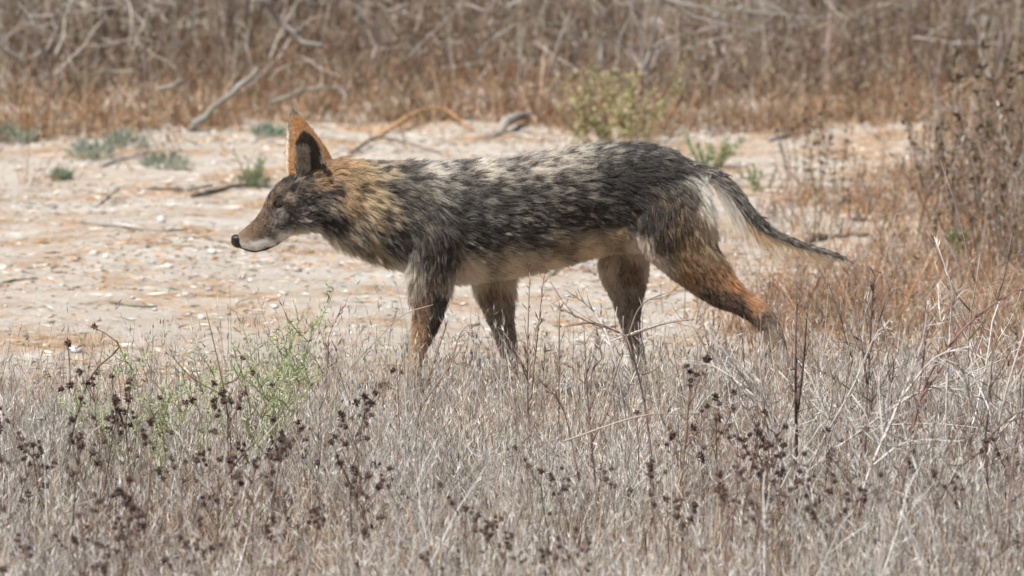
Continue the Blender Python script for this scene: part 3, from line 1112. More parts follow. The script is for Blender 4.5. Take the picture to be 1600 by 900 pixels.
# torso flow runs nose -> tail; the head chain shares it
gp, gn, gf, gct, greg, gt = sample(15000)
gk = kdtree.KDTree(len(gp))
for i, q in enumerate(gp):
    gk.insert(q, i)
gk.balance()
gi = np.array([gk.find(q)[1] for q in p])
gl = rng.normal(.48, .14, len(gp)).clip(.15, .9)
gdir, gtg = strand_dirs(gp, gn, gf, greg, gt, gl)
gdir += rng.normal(0, .24, gdir.shape)
L = ct[:, 4] * np.where(reg == 'torso', .00058, np.where(reg == 'head', .00115, .00085)) * rng.uniform(.65, 1.25, NH_)
lift = (gl[gi] * .6 + rng.normal(.2, .12, NH_)).clip(.08, 1.0)
short = L < .010
lift[short] *= .75
dr, tg = strand_dirs(p, nn_, fl, reg, tt, lift)
dr += rng.normal(0, 1, dr.shape) * np.where(reg == 'torso', .2, .12)[:, None]
dr /= np.linalg.norm(dr, axis=1)[:, None]

# long wispy hair under the tail and tufts
is_tail = reg == 'tail'
under = is_tail & (nn_[:, 2] < -.15) & (tt > .12)
# wisps under the tail hang down and back
uw = under & (rng.random(NH_) < .55) & (tt < .82)
L[uw] = rng.uniform(.035, .10, uw.sum()) * (1 - .45 * tt[uw])
dr[uw] = dr[uw] * .7 + np.array([.25, 0, -.75]) + rng.normal(0, .12, (uw.sum(), 3))
dr[uw] /= np.linalg.norm(dr[uw], axis=1)[:, None]
ec = (reg == 'near_ear_in') & (L > .009)
keep = np.ones(NH_, bool)
for e in EYES:
    keep &= np.linalg.norm(p - e, axis=1) > .0125
keep &= np.linalg.norm(p - NC, axis=1) > .0150
keep &= ~(under & ~uw & (rng.random(NH_) < .3)) & ~(uw & (rng.random(NH_) < .72))
S = np.linspace(0, 1, 5)
clump = np.where(L > .012, .5, .2)
clump[uw] = .35
pull = (gp[gi] + gdir[gi] * L[:, None] - (p + dr * L[:, None])) * clump[:, None]
mx = np.linalg.norm(pull, axis=1)
pull *= np.minimum(1, .6 * L / (mx + 1e-9))[:, None]
bend = (tg - nn_ * .35) * .22 + np.array([0, 0, -.16])
pos = p[:, None] - nn_[:, None] * .0008 + L[:, None, None] * (S[None, :, None] * dr[:, None] + (S ** 2)[None, :, None] * bend[:, None]) + (S ** 1.4)[None, :, None] * pull[:, None]
pos += rng.normal(0, .02, pos.shape) * L[:, None, None] * S[None, :, None]
# colours: clump-wise banding, black tips
gnoise = np.array([noise.fractal(Vector(q * np.array([46, 46, 64])), .8, 2.0, 3) for q in gp])
gr = np.clip(.5 + .55 * gnoise + rng.normal(0, .12, len(gp)), 0, 1)
mixw = np.where(reg == 'torso', .66, np.where(reg == 'head', .6, .3))
mixw = np.where(ct[:, 3] < .3, .2, mixw)
r = mixw * gr[gi] + (1 - mixw) * rng.random(NH_)
blackness = ct[:, 3]
# stretch so that P(r < thr) is about the black share
rk = np.empty(NH_)
for mw in np.unique(mixw):
    s_ = np.where(mixw == mw)[0]
    rk[s_] = np.argsort(np.argsort(r[s_])) / len(s_)
isb = rk < blackness
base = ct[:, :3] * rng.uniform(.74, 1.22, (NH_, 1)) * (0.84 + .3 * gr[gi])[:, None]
base *= rng.uniform(.95, 1.05, (NH_, 3))
low = is_tail & (nn_[:, 2] < -.3)
base[low] = np.array([.62, .54, .42]) * rng.uniform(.8, 1.15, (low.sum(), 1))
orange_tip = uw & (tt > .42)
base[uw & (tt <= .42)] = np.array([.72, .66, .56]) * rng.uniform(.85, 1.1, ((uw & (tt <= .42)).sum(), 1))
base[orange_tip] = np.array([.66, .40, .18]) * rng.uniform(.8, 1.15, (orange_tip.sum(), 1))
isb &= ~uw & ~low
dark = np.array([.024, .020, .0175]) * rng.uniform(.7, 1.6, (NH_, 1))
colr = np.repeat(base[:, None], 5, 1)
st = rng.uniform(.15, .55, NH_)
mb = (S[None] > st[:, None]) & isb[:, None]
colr = np.where(mb[..., None], dark[:, None], colr)
colr *= np.where(isb, .62, 1.0)[:, None, None]
# pale tips on some of the unbanded grey hair
pt = (~isb) & (rng.random(NH_) < .25) & (reg == 'torso')
colr[pt, 3:] = np.minimum(colr[pt, 3:] * 1.35, .85)
rad = np.where(L > .02, .00036, .00030)[:, None] * np.array([1, 1, .85, .6, .18])[None]
k_ = np.where(keep)[0]
pos, colr, rad = pos[k_], np.clip(colr[k_], .006, .9), rad[k_]
hc = bpy.data.hair_curves.new('fur')
hc.add_curves([5] * len(k_))
hc.attributes['position'].data.foreach_set('vector', pos.astype(np.float32).ravel())
ra = hc.attributes.get('radius') or hc.attributes.new('radius', 'FLOAT', 'POINT')
ra.data.foreach_set('value', rad.astype(np.float32).ravel())
ca = hc.attributes.new('Col', 'FLOAT_COLOR', 'POINT')
ca.data.foreach_set('color', np.concatenate([colr, np.ones(colr.shape[:2] + (1,))], 2).astype(np.float32).ravel())
hc.materials.append(M_HAIR)
fur = child('fur', hc)
fur.location = off
fur['label'] = 'grizzled grey, tan and rust coat with black-tipped hair'

# ------------------------------------------------------------------ plants, sticks and stones
BURR_D = (.125, .082, .068)
STEM_B = (.20, .135, .10)
TWIG_G = (.60, .55, .50)


def burr_mesh(k):
    b = Buf()
    r = .0046
    th = rng.uniform(0, 1, 3)
    for i in range(15):
        z = 1 - 2 * (i + .5) / 15
        a = i * 2.4 + th[0] * 6
        d = np.array([math.sqrt(1 - z * z) * math.cos(a), math.sqrt(1 - z * z) * math.sin(a), z * .8 + .25])
        b.blade(d * r * .15, d + rng.normal(0, .2, 3), rng.uniform(.0055, .009), .0038, var(BURR_D, .35))
    oc = np.array([(1, 0, 0), (0, 1, 0), (-1, 0, 0), (0, -1, 0), (0, 0, 1.1), (0, 0, -1.1)]) * r
    b.add(oc, [(0, 1, 4), (1, 2, 4), (2, 3, 4), (3, 0, 4), (1, 0, 5), (2, 1, 5), (3, 2, 5), (0, 3, 5)], var(BURR_D, .2))
    return b.mesh('seed_head', M_STALK)


BURRS = [burr_mesh(k) for k in range(4)]


def seed_head(parent, p, s=1.0):
    o = link('seed_head', random.choice(BURRS), parent, p)
    o.rotation_euler = (random.uniform(-.4, .4), random.uniform(-.4, .4), random.uniform(0, 6))
    o.scale = (s, s, s * random.uniform(.85, 1.2))
    return o


def wander(p, d, L, n, bendup=.1, jit=.12):
    p = np.array(p, float)
    d = np.array(d, float)
    d /= np.linalg.norm(d)
    pts = [p.copy()]
    for i in range(n - 1):
        d = d + rng.normal(0, jit, 3) + np.array([0, 0, bendup])
        d /= np.linalg.norm(d)
        p = p + d * L / (n - 1)
        pts.append(p.copy())
    return np.array(pts)


LAB_BURR = 'dried brown burr weed with dark prickly seed heads standing in bleached grass'
GRP_BURR = 'dried burr weeds in the foreground grass'


def burr_weed(h, nb):
    """prototype at the origin"""
    t = thing('burr_weed', LAB_BURR, 'weed', (0, 0, 0), GRP_BURR)
    b = Buf()
    c = var(STEM_B, .3)
    main = wander((0, 0, -.01), (rng.normal(0, .15), rng.normal(0, .15), 1), h, 9, .08, .09)
    b.tube(main, np.linspace(.0022, .0011, 9), c)
    ends = [main[-1]]
    extra = []
    for i in range(nb):
        k = rng.integers(3, 8)
        a = rng.uniform(0, 6.28)
        br = wander(main[k], (math.cos(a) * .8, math.sin(a) * .8, .9), h * rng.uniform(.18, .45), 5, .12, .1)
        b.tube(br, np.linspace(.0011, .0006, 5), var(c, .2), 3)
        ends.append(br[-1])
        if rng.random() < .5:
            extra.append(br[3])
    for i in range(5):
        k = rng.integers(1, 6)
        b.blade(main[k], rng.normal(0, 1, 3) + np.array([0, 0, .8]), rng.uniform(.015, .04), .003, var(STEM_B, .4))
    link('stem', b.mesh('stem', M_STALK), t)
    for e in ends + extra[:2]:
        seed_head(t, e, rng.uniform(.75, 1.25))
        if rng.random() < .5:
            seed_head(t, e + rng.normal(0, .006, 3), rng.uniform(.5, .8))
    return t


def place(protos, spots, pool=None):
    """spots: (x, y, scale); the first uses move the prototypes themselves"""
    out = []
    for i, (x, y, s) in enumerate(spots):
        loc = (x, y, float(H(x, y)) - .004)
        rz = random.uniform(0, 6.28)
        if i < len(protos):
            o = protos[i]
            o.location, o.rotation_euler, o.scale = loc, (0, 0, rz), (s, s, s)
        else:
            o = copy_tree((pool or protos)[rng.integers(len(pool or protos))], loc, rz, s)
        out.append(o)
    return out


def set_apart(objs, size_cut=None, tone=False):
    """tell copies apart by their height and by the tone of their stems"""
    for o in objs:
        stem = next(c for c in o.children if c.name.startswith('stem'))
        words = []
        if size_cut:
            words.append('tall' if max(v.co.z for v in stem.data.vertices) * o.scale[0] > size_cut else 'short')
        if tone:
            words.append('pale grey' if stem.data.attributes['Col'].data[0].color[0] > .4 else 'dark brown')
        o['label'] = ' '.join(words + [o['label']])
        o['group'] = ' '.join(words + [o['group']])


def zone(n, px0, px1, py0, py1, s0, s1):
    r = []
    for _ in range(n):
        g = G(rng.uniform(px0, px1), rng.uniform(py0, py1))
        r.append((g[0], g[1], rng.uniform(s0, s1)))
    return r


protos = [burr_weed(h, k) for h, k in ((.22, 4), (.27, 5), (.20, 3), (.30, 6), (.25, 6), (.17, 4))]
for lab, grp, zs in (
    ('dried brown burr weed in the thick burr patch below the coyote head', 'burr weeds of the thick patch', zone(26, -60, 600, 800, 960, .85, 1.25) + zone(26, -80, 560, 940, 1080, .75, 1.15)),
    ('dried brown burr weed in the dark clump below the hind legs', 'burr weeds of the clump below the hind legs', zone(16, 1030, 1290, 840, 1040, .9, 1.25)),
    ('small dried burr weed in open bleached grass below the belly', 'small burr weeds below the belly', zone(16, 600, 1040, 880, 1060, .65, 1.0)),
    ('dried burr weed growing among grey dead weeds below the tail', 'burr weeds among the dead weeds', zone(8, 1270, 1680, 860, 1020, .7, 1.0))):
    for o in place([copy_tree(q, (0, 0, 0), 0, 1) for q in protos[:3]], zs, protos):
        o['label'], o['group'] = lab, grp
        set_apart([o], None if lab.startswith('small') else .24)
for q in protos:
    for ch in list(q.children):
        bpy.data.objects.remove(ch)
    bpy.data.objects.remove(q)


def traced(path, base, jit=.02, n=14):
    """photo pixels -> a path standing at the depth of its base on the ground"""
    Y = base[1]
    pts = [P(x, y, Y + (rng.normal(0, jit) if i else 0)) for i, (x, y) in enumerate(path)]
    return smoothpath(pts, n)


def traced_weed(name, label, cat, group, base_px, stems, heads, col, r0=.0019, r1=.0007, spike=0, spike_col=None, twig=0, sides=4):
    """stems: list of pixel paths; heads: pixel spots of seed heads; spike: husks along the stems; twig: side twigs"""
    g = G(*base_px)
    t = thing(name, label, cat, tuple(g), group)
    for k, pth in enumerate(stems):
        pts = traced(pth, g) - g
        if k == 0:
            pts[0] = (pts[0][0], pts[0][1], -.01) if abs(pts[0][2]) < .12 else pts[0]
        b = Buf()
        n_ = len(pts)
        b.tube(pts, np.linspace(r0, r1, n_) * (1.3 if k == 0 else 1.0), np.stack([var(col, .15) for _ in range(n_)]), sides)
        Lh = np.linalg.norm(pts[-1] - pts[0])
        for i in range(int(spike * Lh / .1)):
            u = rng.uniform(.25, 1)
            j = min(int(u * (n_ - 1)), n_ - 2)
            q = pts[j] + (pts[j + 1] - pts[j]) * rng.random()
            d = (pts[j + 1] - pts[j]) / (np.linalg.norm(pts[j + 1] - pts[j]) + 1e-9)
            b.blade(q, d + rng.normal(0, .38, 3), rng.uniform(.012, .028), .0032, var(spike_col or col, .3))
        for i in range(int(twig * Lh / .1)):
            u = rng.uniform(.2, .97)
            j = min(int(u * (n_ - 1)), n_ - 2)
            d = (pts[j + 1] - pts[j]) / (np.linalg.norm(pts[j + 1] - pts[j]) + 1e-9)
            tw = wander(pts[j], d * .8 + rng.normal(0, .5, 3), rng.uniform(.02, .075), 4, .05, .12)
            b.tube(tw, np.linspace(r1 * 1.05, r1 * .5, 4), var(col, .25), 3)
        link('stem' if k == 0 else 'branch', b.mesh('stem', M_STALK), t)
    for x, y in heads:
        seed_head(t, P(x, y, g[1] + rng.normal(0, .015)) - g, rng.uniform(.9, 1.35))
    return t


# traced burr weeds that stand out of the grass
TB = [
    ((95, 800), [[(95, 790), (110, 690), (140, 590), (185, 545), (205, 440 + 70), (148, 512)][:4] + [(170, 525), (148, 512)], [(110, 600), (108, 560), (106, 538)]], [(148, 511), (106, 537), (110, 603), (96, 608)]),
    ((190, 770), [[(190, 770), (188, 700), (180, 640), (174, 590)], [(188, 690), (200, 640), (204, 597)]], [(174, 588), (203, 594), (199, 617)]),
    ((362, 800), [[(362, 800), (360, 690), (350, 610), (335, 540), (322, 485)], [(354, 620), (300, 590), (265, 552)], [(352, 600), (372, 590), (379, 560)]], [(333, 600), (379, 560), (335, 625), (372, 637)]),
    ((398, 780), [[(398, 780), (395, 690), (412, 640), (425, 604)], [(396, 700), (384, 650), (382, 618)]], [(425, 602), (382, 615), (373, 636)]),
    ((430, 790), [[(430, 790), (428, 720), (430, 660)], [(428, 730), (445, 700), (470, 672)]], [(428, 656), (470, 672), (440, 676), (465, 660), (428, 700)]),
    ((255, 800), [[(255, 800), (258, 720), (252, 660), (248, 625)], [(256, 730), (200, 745), (205, 700)]], [(250, 622), (290, 630), (299, 625), (205, 703)]),
    ((540, 800), [[(540, 800), (545, 720), (535, 660)], [(545, 740), (560, 700), (571, 665)]], [(534, 656), (571, 663), (590, 723), (560, 690)]),
    ((1115, 830), [[(1115, 830), (1120, 740), (1118, 640)], [(1120, 720), (1110, 690), (1085, 668)], [(1118, 690), (1140, 650), (1147, 615)]],
     [(1118, 622), (1125, 632), (1120, 650), (1085, 668), (1147, 614), (1145, 640), (1100, 700), (1095, 712), (1098, 720)]),
    ((1200, 840), [[(1200, 840), (1198, 740), (1200, 650)], [(1199, 740), (1180, 700), (1170, 680)]], [(1201, 648), (1197, 690), (1172, 680), (1199, 700), (1165, 688), (1180, 780), (1195, 755)]),
    ((1000, 820), [[(1000, 820), (998, 720), (995, 648)]], [(995, 645)]),
]
TBL = ['tall leaning burr weed with two heads beside the broad bluish stone', 'burr weed with paired stems right of the broad bluish stone', 'tallest forked burr weed with a bare dark tip on the path edge',
       'burr weed with two heads next to the tallest forked burr weed', 'burr weed with a tight cluster of heads below the wispy green weeds', 'burr weed with a bent side branch under the wispy green weeds',
       'burr weed with three heads below the nodding grass stem', 'burr weed with large crowded dark heads below the near hind thigh', 'burr weed with stacked dark heads below the lower hind leg', 'single-headed burr weed below the far hind leg']
for (bp_, st_, hd_), lb_ in zip(TB, TBL):
    traced_weed('burr_weed', lb_, 'weed', None, bp_, st_, hd_, STEM_B)

# the tall dark stems and grey dead weeds of the right half
tw = traced_weed
tw('spiky_weed', 'tall brown weed with narrow upright husks in front of the far foreleg', 'weed', None, (835, 760),
   [[(835, 760), (826, 660), (824, 560), (828, 420)], [(828, 640), (838, 540), (850, 430)], [(826, 600), (812, 560), (806, 545)]], [], (.25, .18, .14), .0020, .0008, 9, (.24, .17, .13))
tw('spiky_weed', 'short brown weed with upright husks beside the tall husked weed', 'weed', None, (872, 740),
   [[(872, 740), (873, 620), (874, 500), (876, 480)], [(845, 640), (850, 570), (853, 540)]], [], (.26, .19, .15), .0017, .0008, 7)
tw('dead_weed', 'dark wiry dead weed with a long bent stem in front of the far hind leg', 'weed', None, (1016, 840),
   [[(1022, 840), (1018, 720), (1005, 620), (985, 545), (970, 520), (900, 495), (860, 440)], [(1003, 585), (1020, 580), (1030, 572)], [(968, 520), (930, 505), (885, 510)],
    [(985, 525), (1030, 508), (1085, 498)], [(980, 530), (1000, 480), (1035, 458)]], [], (.22, .16, .13), .0021, .0007, 0, None, 4)
tw('dead_weed', 'forked dead weed with husk-tipped arms between the hind legs', 'weed', None, (915, 850),
   [[(915, 850), (930, 780), (925, 700), (918, 620), (912, 500)], [(925, 690), (950, 640), (960, 590), (975, 550)], [(922, 640), (925, 580), (940, 560), (935, 535)],
    [(905, 750), (880, 640), (840, 590), (835, 570)]], [], (.24, .17, .14), .0019, .0007, 4, (.2, .14, .11), 2)
tw('spiky_weed', 'thick dark upright weed below the hock of the coyote', 'weed', None, (1243, 840),
   [[(1243, 840), (1244, 700), (1243, 560), (1245, 440)], [(1246, 640), (1256, 560), (1262, 470)]], [], (.13, .09, .075), .0034, .0010, 5, (.16, .11, .09), 2)
tw('spiky_weed', 'husked dark weed rising right of the thick upright weed', 'weed', None, (1350, 830),
   [[(1350, 830), (1352, 700), (1360, 520), (1367, 425)], [(1356, 560), (1380, 480), (1400, 430)], [(1355, 600), (1345, 530), (1335, 490)]], [], (.21, .15, .125), .0022, .0008, 8, None, 2)
tw('dead_weed', 'pale grey dead weed arching over the grass with feathery tip', 'weed', None, (1235, 850),
   [[(1235, 840), (1270, 720), (1330, 610), (1370, 520), (1395, 515)], [(1262, 740), (1215, 680), (1180, 600), (1120, 560), (1100, 520)], [(1310, 640), (1290, 560), (1262, 500)]], [],
   (.52, .47, .42), .0022, .0007, 5, (.58, .52, .46), 4)
tw('dead_weed', 'red-brown dead weed leaning far over beside the pale arching weed', 'weed', None, (1400, 860),
   [[(1400, 860), (1420, 700), (1450, 590), (1500, 520), (1545, 480), (1590, 452)], [(1425, 680), (1440, 580), (1450, 510)], [(1440, 620), (1480, 560), (1500, 500)]], [],
   (.27, .16, .14), .0024, .0010, 6, (.33, .2, .16), 3)
tw('dead_weed', 'low grey dead weed whose branch lies flat across the grass', 'weed', None, (1235, 800),
   [[(1235, 790), (1270, 730), (1350, 670), (1430, 615), (1470, 604), (1540, 625), (1610, 690)], [(1400, 628), (1500, 590), (1570, 560)], [(1340, 668), (1450, 662), (1560, 672)]], [],
   (.47, .42, .38), .0025, .0010, 2, None, 5)
tw('dead_weed', 'slender white-tipped dead weed standing against the rusty grass', 'weed', None, (1480, 800),
   [[(1480, 800), (1478, 650), (1485, 500), (1490, 460), (1460, 370)], [(1482, 560), (1470, 500), (1465, 445)]], [], (.62, .56, .50), .0017, .0009, 5, (.7, .64, .58), 2)
tw('dead_weed', 'dark straight dead weed with side twigs at the far edge of the grass', 'weed', None, (1545, 900),
   [[(1545, 900), (1545, 800), (1540, 690), (1545, 640)], [(1542, 700), (1500, 730), (1470, 780)], [(1540, 690), (1580, 650), (1620, 640)]], [(1536, 705), (1540, 690)], (.17, .12, .1), .0024, .0010, 0, None, 4)
tw('dead_weed', 'long grey dead weed sprawling under the belly and forking in the grass', 'weed', None, (905, 860),
   [[(905, 870), (870, 760), (900, 740), (860, 700), (800, 645), (775, 640)], [(880, 690), (1000, 650), (1090, 645), (1180, 620)]], [], (.40, .34, .30), .0018, .0008, 0, None, 2)
tw('nodding_grass', 'tall grass stem with drooping purple-brown head left of the foreleg', 'grass stem', None, (490, 680),
   [[(492, 740), (500, 650), (512, 570), (513, 530), (528, 492), (540, 476)], [(511, 575), (528, 560), (518, 530)]], [], (.30, .20, .16), .0016, .0010, 7, (.28, .16, .14))
tw('bare_stem', 'thin bare bleached stem rising in front of the near foreleg', 'grass stem', None, (640, 760),
   [[(640, 760), (636, 660), (632, 600), (630, 545)]], [], (.40, .33, .28), .0022, .0009)
tw('bare_stem', 'long bare stem arching over toward the near foreleg', 'grass stem', None, (500, 720),
   [[(505, 720), (530, 600), (590, 530), (630, 492), (677, 476)]], [], (.42, .35, .3), .0010, .0007)
tw('dead_weed', 'fine brown dead weed spreading below the near foreleg', 'weed', None, (645, 780),
   [[(645, 780), (655, 640), (680, 560), (700, 500)], [(655, 640), (690, 590), (730, 530)], [(700, 580), (720, 520), (733, 520)]], [], (.28, .2, .16), .0015, .0007, 5)
tw('dead_weed', 'dark leaning dead weed among burrs with bare twigs', 'weed', None, (300, 860),
   [[(310, 850), (340, 770), (375, 715), (400, 690)], [(336, 770), (320, 800), (300, 830)]], [(330, 765), (326, 778), (318, 790)], (.13, .095, .08), .0022, .001)


tw('dead_weed', 'pale feathery dead weed crossing in front of the near hind shank', 'weed', None, (1260, 860),
   [[(1258, 850), (1225, 720), (1180, 620), (1140, 560), (1100, 505)], [(1180, 620), (1120, 575), (1060, 560)], [(1215, 690), (1190, 600), (1188, 540)]], [], (.62, .57, .52), .0023, .0010, 5, (.66, .6, .55), 5)
tw('dead_weed', 'pale wiry dead weed with a forked top beneath the belly', 'weed', None, (990, 800),
   [[(990, 800), (985, 700), (960, 560), (930, 490), (880, 450)], [(950, 535), (990, 520), (1050, 500)], [(975, 620), (1000, 560), (1005, 480)]], [], (.58, .53, .48), .0019, .0009, 3, None, 5)
tw('dead_weed', 'pale grey dead weed with long parallel twigs under the tail tip', 'weed', None, (1330, 880),
   [[(1330, 880), (1350, 760), (1400, 640), (1440, 540), (1450, 470)], [(1360, 730), (1420, 690), (1500, 690)], [(1380, 690), (1375, 590), (1400, 520)], [(1410, 620), (1460, 560), (1520, 540)]], [], (.60, .55, .50), .0022, .0010, 3, None, 6)
tw('dead_weed', 'pale leaning dead weed with many short twigs near the knotted weeds', 'weed', None, (1560, 860),
   [[(1560, 860), (1550, 740), (1570, 620), (1600, 520)], [(1555, 740), (1520, 640), (1500, 560)], [(1560, 680), (1600, 640), (1650, 630)]], [], (.56, .51, .46), .0022, .0010, 3, None, 6)


def dead_weed(h, col, nb):
    t = thing('dead_weed', 'thin leafless dead weed with forked twigs in the foreground grass', 'weed', (0, 0, 0), 'leafless dead weeds in the foreground grass')
    main = wander((0, 0, -.01), (rng.normal(0, .35), rng.normal(0, .3), 1), h, 10, .0, .1)
    b = Buf()
    b.tube(main, np.linspace(.0026, .0010, 10), var(col, .2))
    link('stem', b.mesh('stem', M_STALK), t)
    for i in range(nb):
        k = rng.integers(2, 9)
        d = main[k] - main[k - 1]
        d = d / np.linalg.norm(d) + rng.normal(0, .55, 3)
        br = wander(main[k], d, h * rng.uniform(.2, .5), 6, .04, .12)
        b = Buf()
        b.tube(br, np.linspace(.0015, .0007, 6), var(col, .25), 3)
        for j in range(7):
            q = rng.integers(1, 6)
            b.tube(wander(br[q], rng.normal(0, .6, 3) + np.array([0, 0, .5]), rng.uniform(.015, .05), 3, .1), [.0007, .0006, .0004], var(col, .3), 3)
        link('branch', b.mesh('branch', M_STALK), t)
    return t


protos = [dead_weed(h, c, k) for h, c, k in ((.36, TWIG_G, 5), (.30, (.24, .17, .14), 5), (.40, (.30, .23, .19), 6), (.28, TWIG_G, 6), (.33, (.19, .14, .11), 5))]
for lab, grp, zs in (
    ('thin leafless dead weed in the twiggy thicket below the tail', 'dead weeds of the thicket below the tail', zone(9, 1260, 1640, 760, 870, 1.1, 1.4) + zone(28, 1180, 1700, 750, 930, .7, 1.15) + zone(12, 1100, 1700, 930, 1100, .6, 1.0)),
    ('thin leafless dead weed in front of the hind legs', 'dead weeds in front of the hind legs', zone(14, 800, 1200, 760, 900, .55, .85)),
    ('thin leafless dead weed standing in the burr patch', 'dead weeds in the burr patch', zone(10, -60, 800, 820, 1000, .5, .8))):
    for o in place([copy_tree(q, (0, 0, 0), 0, 1) for q in protos[:3]], zs, protos):
        o['label'], o['group'] = lab, grp
        set_apart([o], .3, True)
for q in protos:
    for ch in list(q.children):
        bpy.data.objects.remove(ch)
    bpy.data.objects.remove(q)


def green_weed(h):
    t = thing('wispy_green_weed', 'wispy pale green weed with thread-like branches at the edge of the bleached grass', 'weed', (0, 0, 0), 'wispy green weeds at the grass edge')
    main = wander((0, 0, -.01), (rng.normal(0, .2), rng.normal(0, .2), 1), h, 9, .05, .1)
    gc = (.45, .50, .27)
    b = Buf()
    b.tube(main, np.linspace(.0019, .0010, 9), var(gc, .15) * np.array([1.05, .9, .9]))
    link('stem', b.mesh('stem', M_LEAF), t)
    for i in range(8):
        k = rng.integers(2, 9)
        a = rng.uniform(0, 6.28)
        br = wander(main[k], (math.cos(a), math.sin(a), 1.0), h * rng.uniform(.2, .5), 6, .1, .14)
        b = Buf()
        b.tube(br, np.linspace(.0013, .0008, 6), var(gc, .2), 3)
        for j in range(11):
            q = rng.integers(0, 6)
            b.blade(br[q], rng.normal(0, .7, 3) + np.array([0, 0, .6]), rng.uniform(.008, .022), .0034, var(gc, .3))
        if rng.random() < .6:
            b.blade(br[-1], (0, 0, 1), .005, .005, (.7, .7, .55))
        link('branch', b.mesh('branch', M_LEAF), t)
    return t


protos = [green_weed(h) for h in (.22, .26, .19, .24)]
set_apart(place(protos, zone(16, 130, 470, 680, 800, .8, 1.1) + zone(7, 30, 260, 690, 800, .65, .95) + zone(3, 390, 450, 690, 740, 1.0, 1.15)), .2)


# stalks with dark knots right of the path
def knot_stalk(h, nb):
    t = thing('knotted_weed', 'upright brown weed with dark leaf knots on the sandy ground right of the tail', 'weed', (0, 0, 0), 'knotted weeds right of the path')
    c = var((.25, .18, .13), .2)
    b = Buf()
    k_ = Buf()
    for s in range(nb):
        main = wander((rng.normal(0, .015), rng.normal(0, .015), -.01), (rng.normal(0, .2), rng.normal(0, .2), 1), h * rng.uniform(.7, 1.05), 9, .06, .08)
        b.tube(main, np.linspace(.0035, .0015, 9), c)
        for i in range(16):
            q = main[rng.integers(2, 9)]
            for j in range(2):
                k_.blade(q + rng.normal(0, .004, 3), rng.normal(0, .7, 3) + np.array([0, 0, .6]), rng.uniform(.012, .03), .010, var((.15, .12, .075), .4))
    link('stem', b.mesh('stem', M_STALK), t)
    o = link('withered_leaf', k_.mesh('withered_leaf', M_STALK), t)
    o['kind'] = 'stuff'
    return t


protos = [knot_stalk(h, k) for h, k in ((.34, 2), (.26, 1), (.40, 3), (.22, 2))]
spots = []
for px, py, s in ((1440, 330, 1.0), (1480, 340, 1.1), (1530, 330, 1.25), (1510, 300, 1.2), (1560, 310, 1.2), (1590, 330, 1.2), (1255, 290, .55), (1285, 300, .65), (1305, 305, .6), (1343, 300, .5),
                  (1412, 290, .5), (1235, 280, .45), (1460, 400, .8), (1570, 400, 1.0), (1330, 350, .6), (1270, 330, .5), (1620, 360, 1.1), (1545, 270, 1.1), (1600, 260, 1.2), (1500, 380, .8), (1580, 280, 1.2)):
    g = G(px, py)
    spots.append((g[0], g[1], s * rng.uniform(.9, 1.1)))
set_apart(place(protos, spots), .26)


# low green mounds on the path
def mound(px, py, wpx, hpx, label, tone):
    g = G(px, py)
    d = (g[1] + 12) / 12 * MMPX
    w_, h_ = wpx * d, hpx * d
    t = thing('low_green_plant', label, 'plant', tuple(g), 'low green plants on the path')
    b, st = Buf(), Buf()
    for i in range(int(50 + wpx * 1.6)):
        a = rng.uniform(0, 6.28)
        r_ = math.sqrt(rng.random())
        q = np.array([math.cos(a) * r_ * w_ / 2, math.sin(a) * r_ * w_ / 2.4, rng.random() * h_ * (1 - .6 * r_ ** 2)])
        b.blade(q, np.array([math.cos(a) * .7 * r_, math.sin(a) * .7 * r_, .8]) + rng.normal(0, .4, 3), rng.uniform(.02, .05), .006, var(tone, .35))
        if i % 14 == 0:
            st.tube([(0, 0, -.01), q * .6, q], [.0022, .0016, .001], var((.25, .2, .13), .2), 3)
    link('stem', st.mesh('stem', M_STALK), t)
    o = link('foliage', b.mesh('foliage', M_LEAF), t)
    o['kind'] = 'stuff'


SAGE = (.33, .38, .29)
mound(22, 222, 60, 20, 'grey-green low plant at the foot of the bank below the bleached forked branch', SAGE)
mound(143, 250, 64, 28, 'broad grey-green low plant beside the crossed pale sticks', SAGE)
mound(196, 232, 62, 24, 'grey-green low plant just behind the crossed pale sticks', SAGE)
mound(258, 264, 64, 20, 'flat grey-green plant at the end of the crossed pale sticks', (.33, .37, .28))
mound(418, 214, 46, 12, 'small bluish green plant at the bank behind the ears', (.27, .37, .29))
mound(396, 292, 40, 18, 'small green plant on the path behind the coyote head', (.3, .37, .23))
mound(98, 282, 22, 10, 'tiny green seedling alone on the pale sand', (.3, .37, .27))


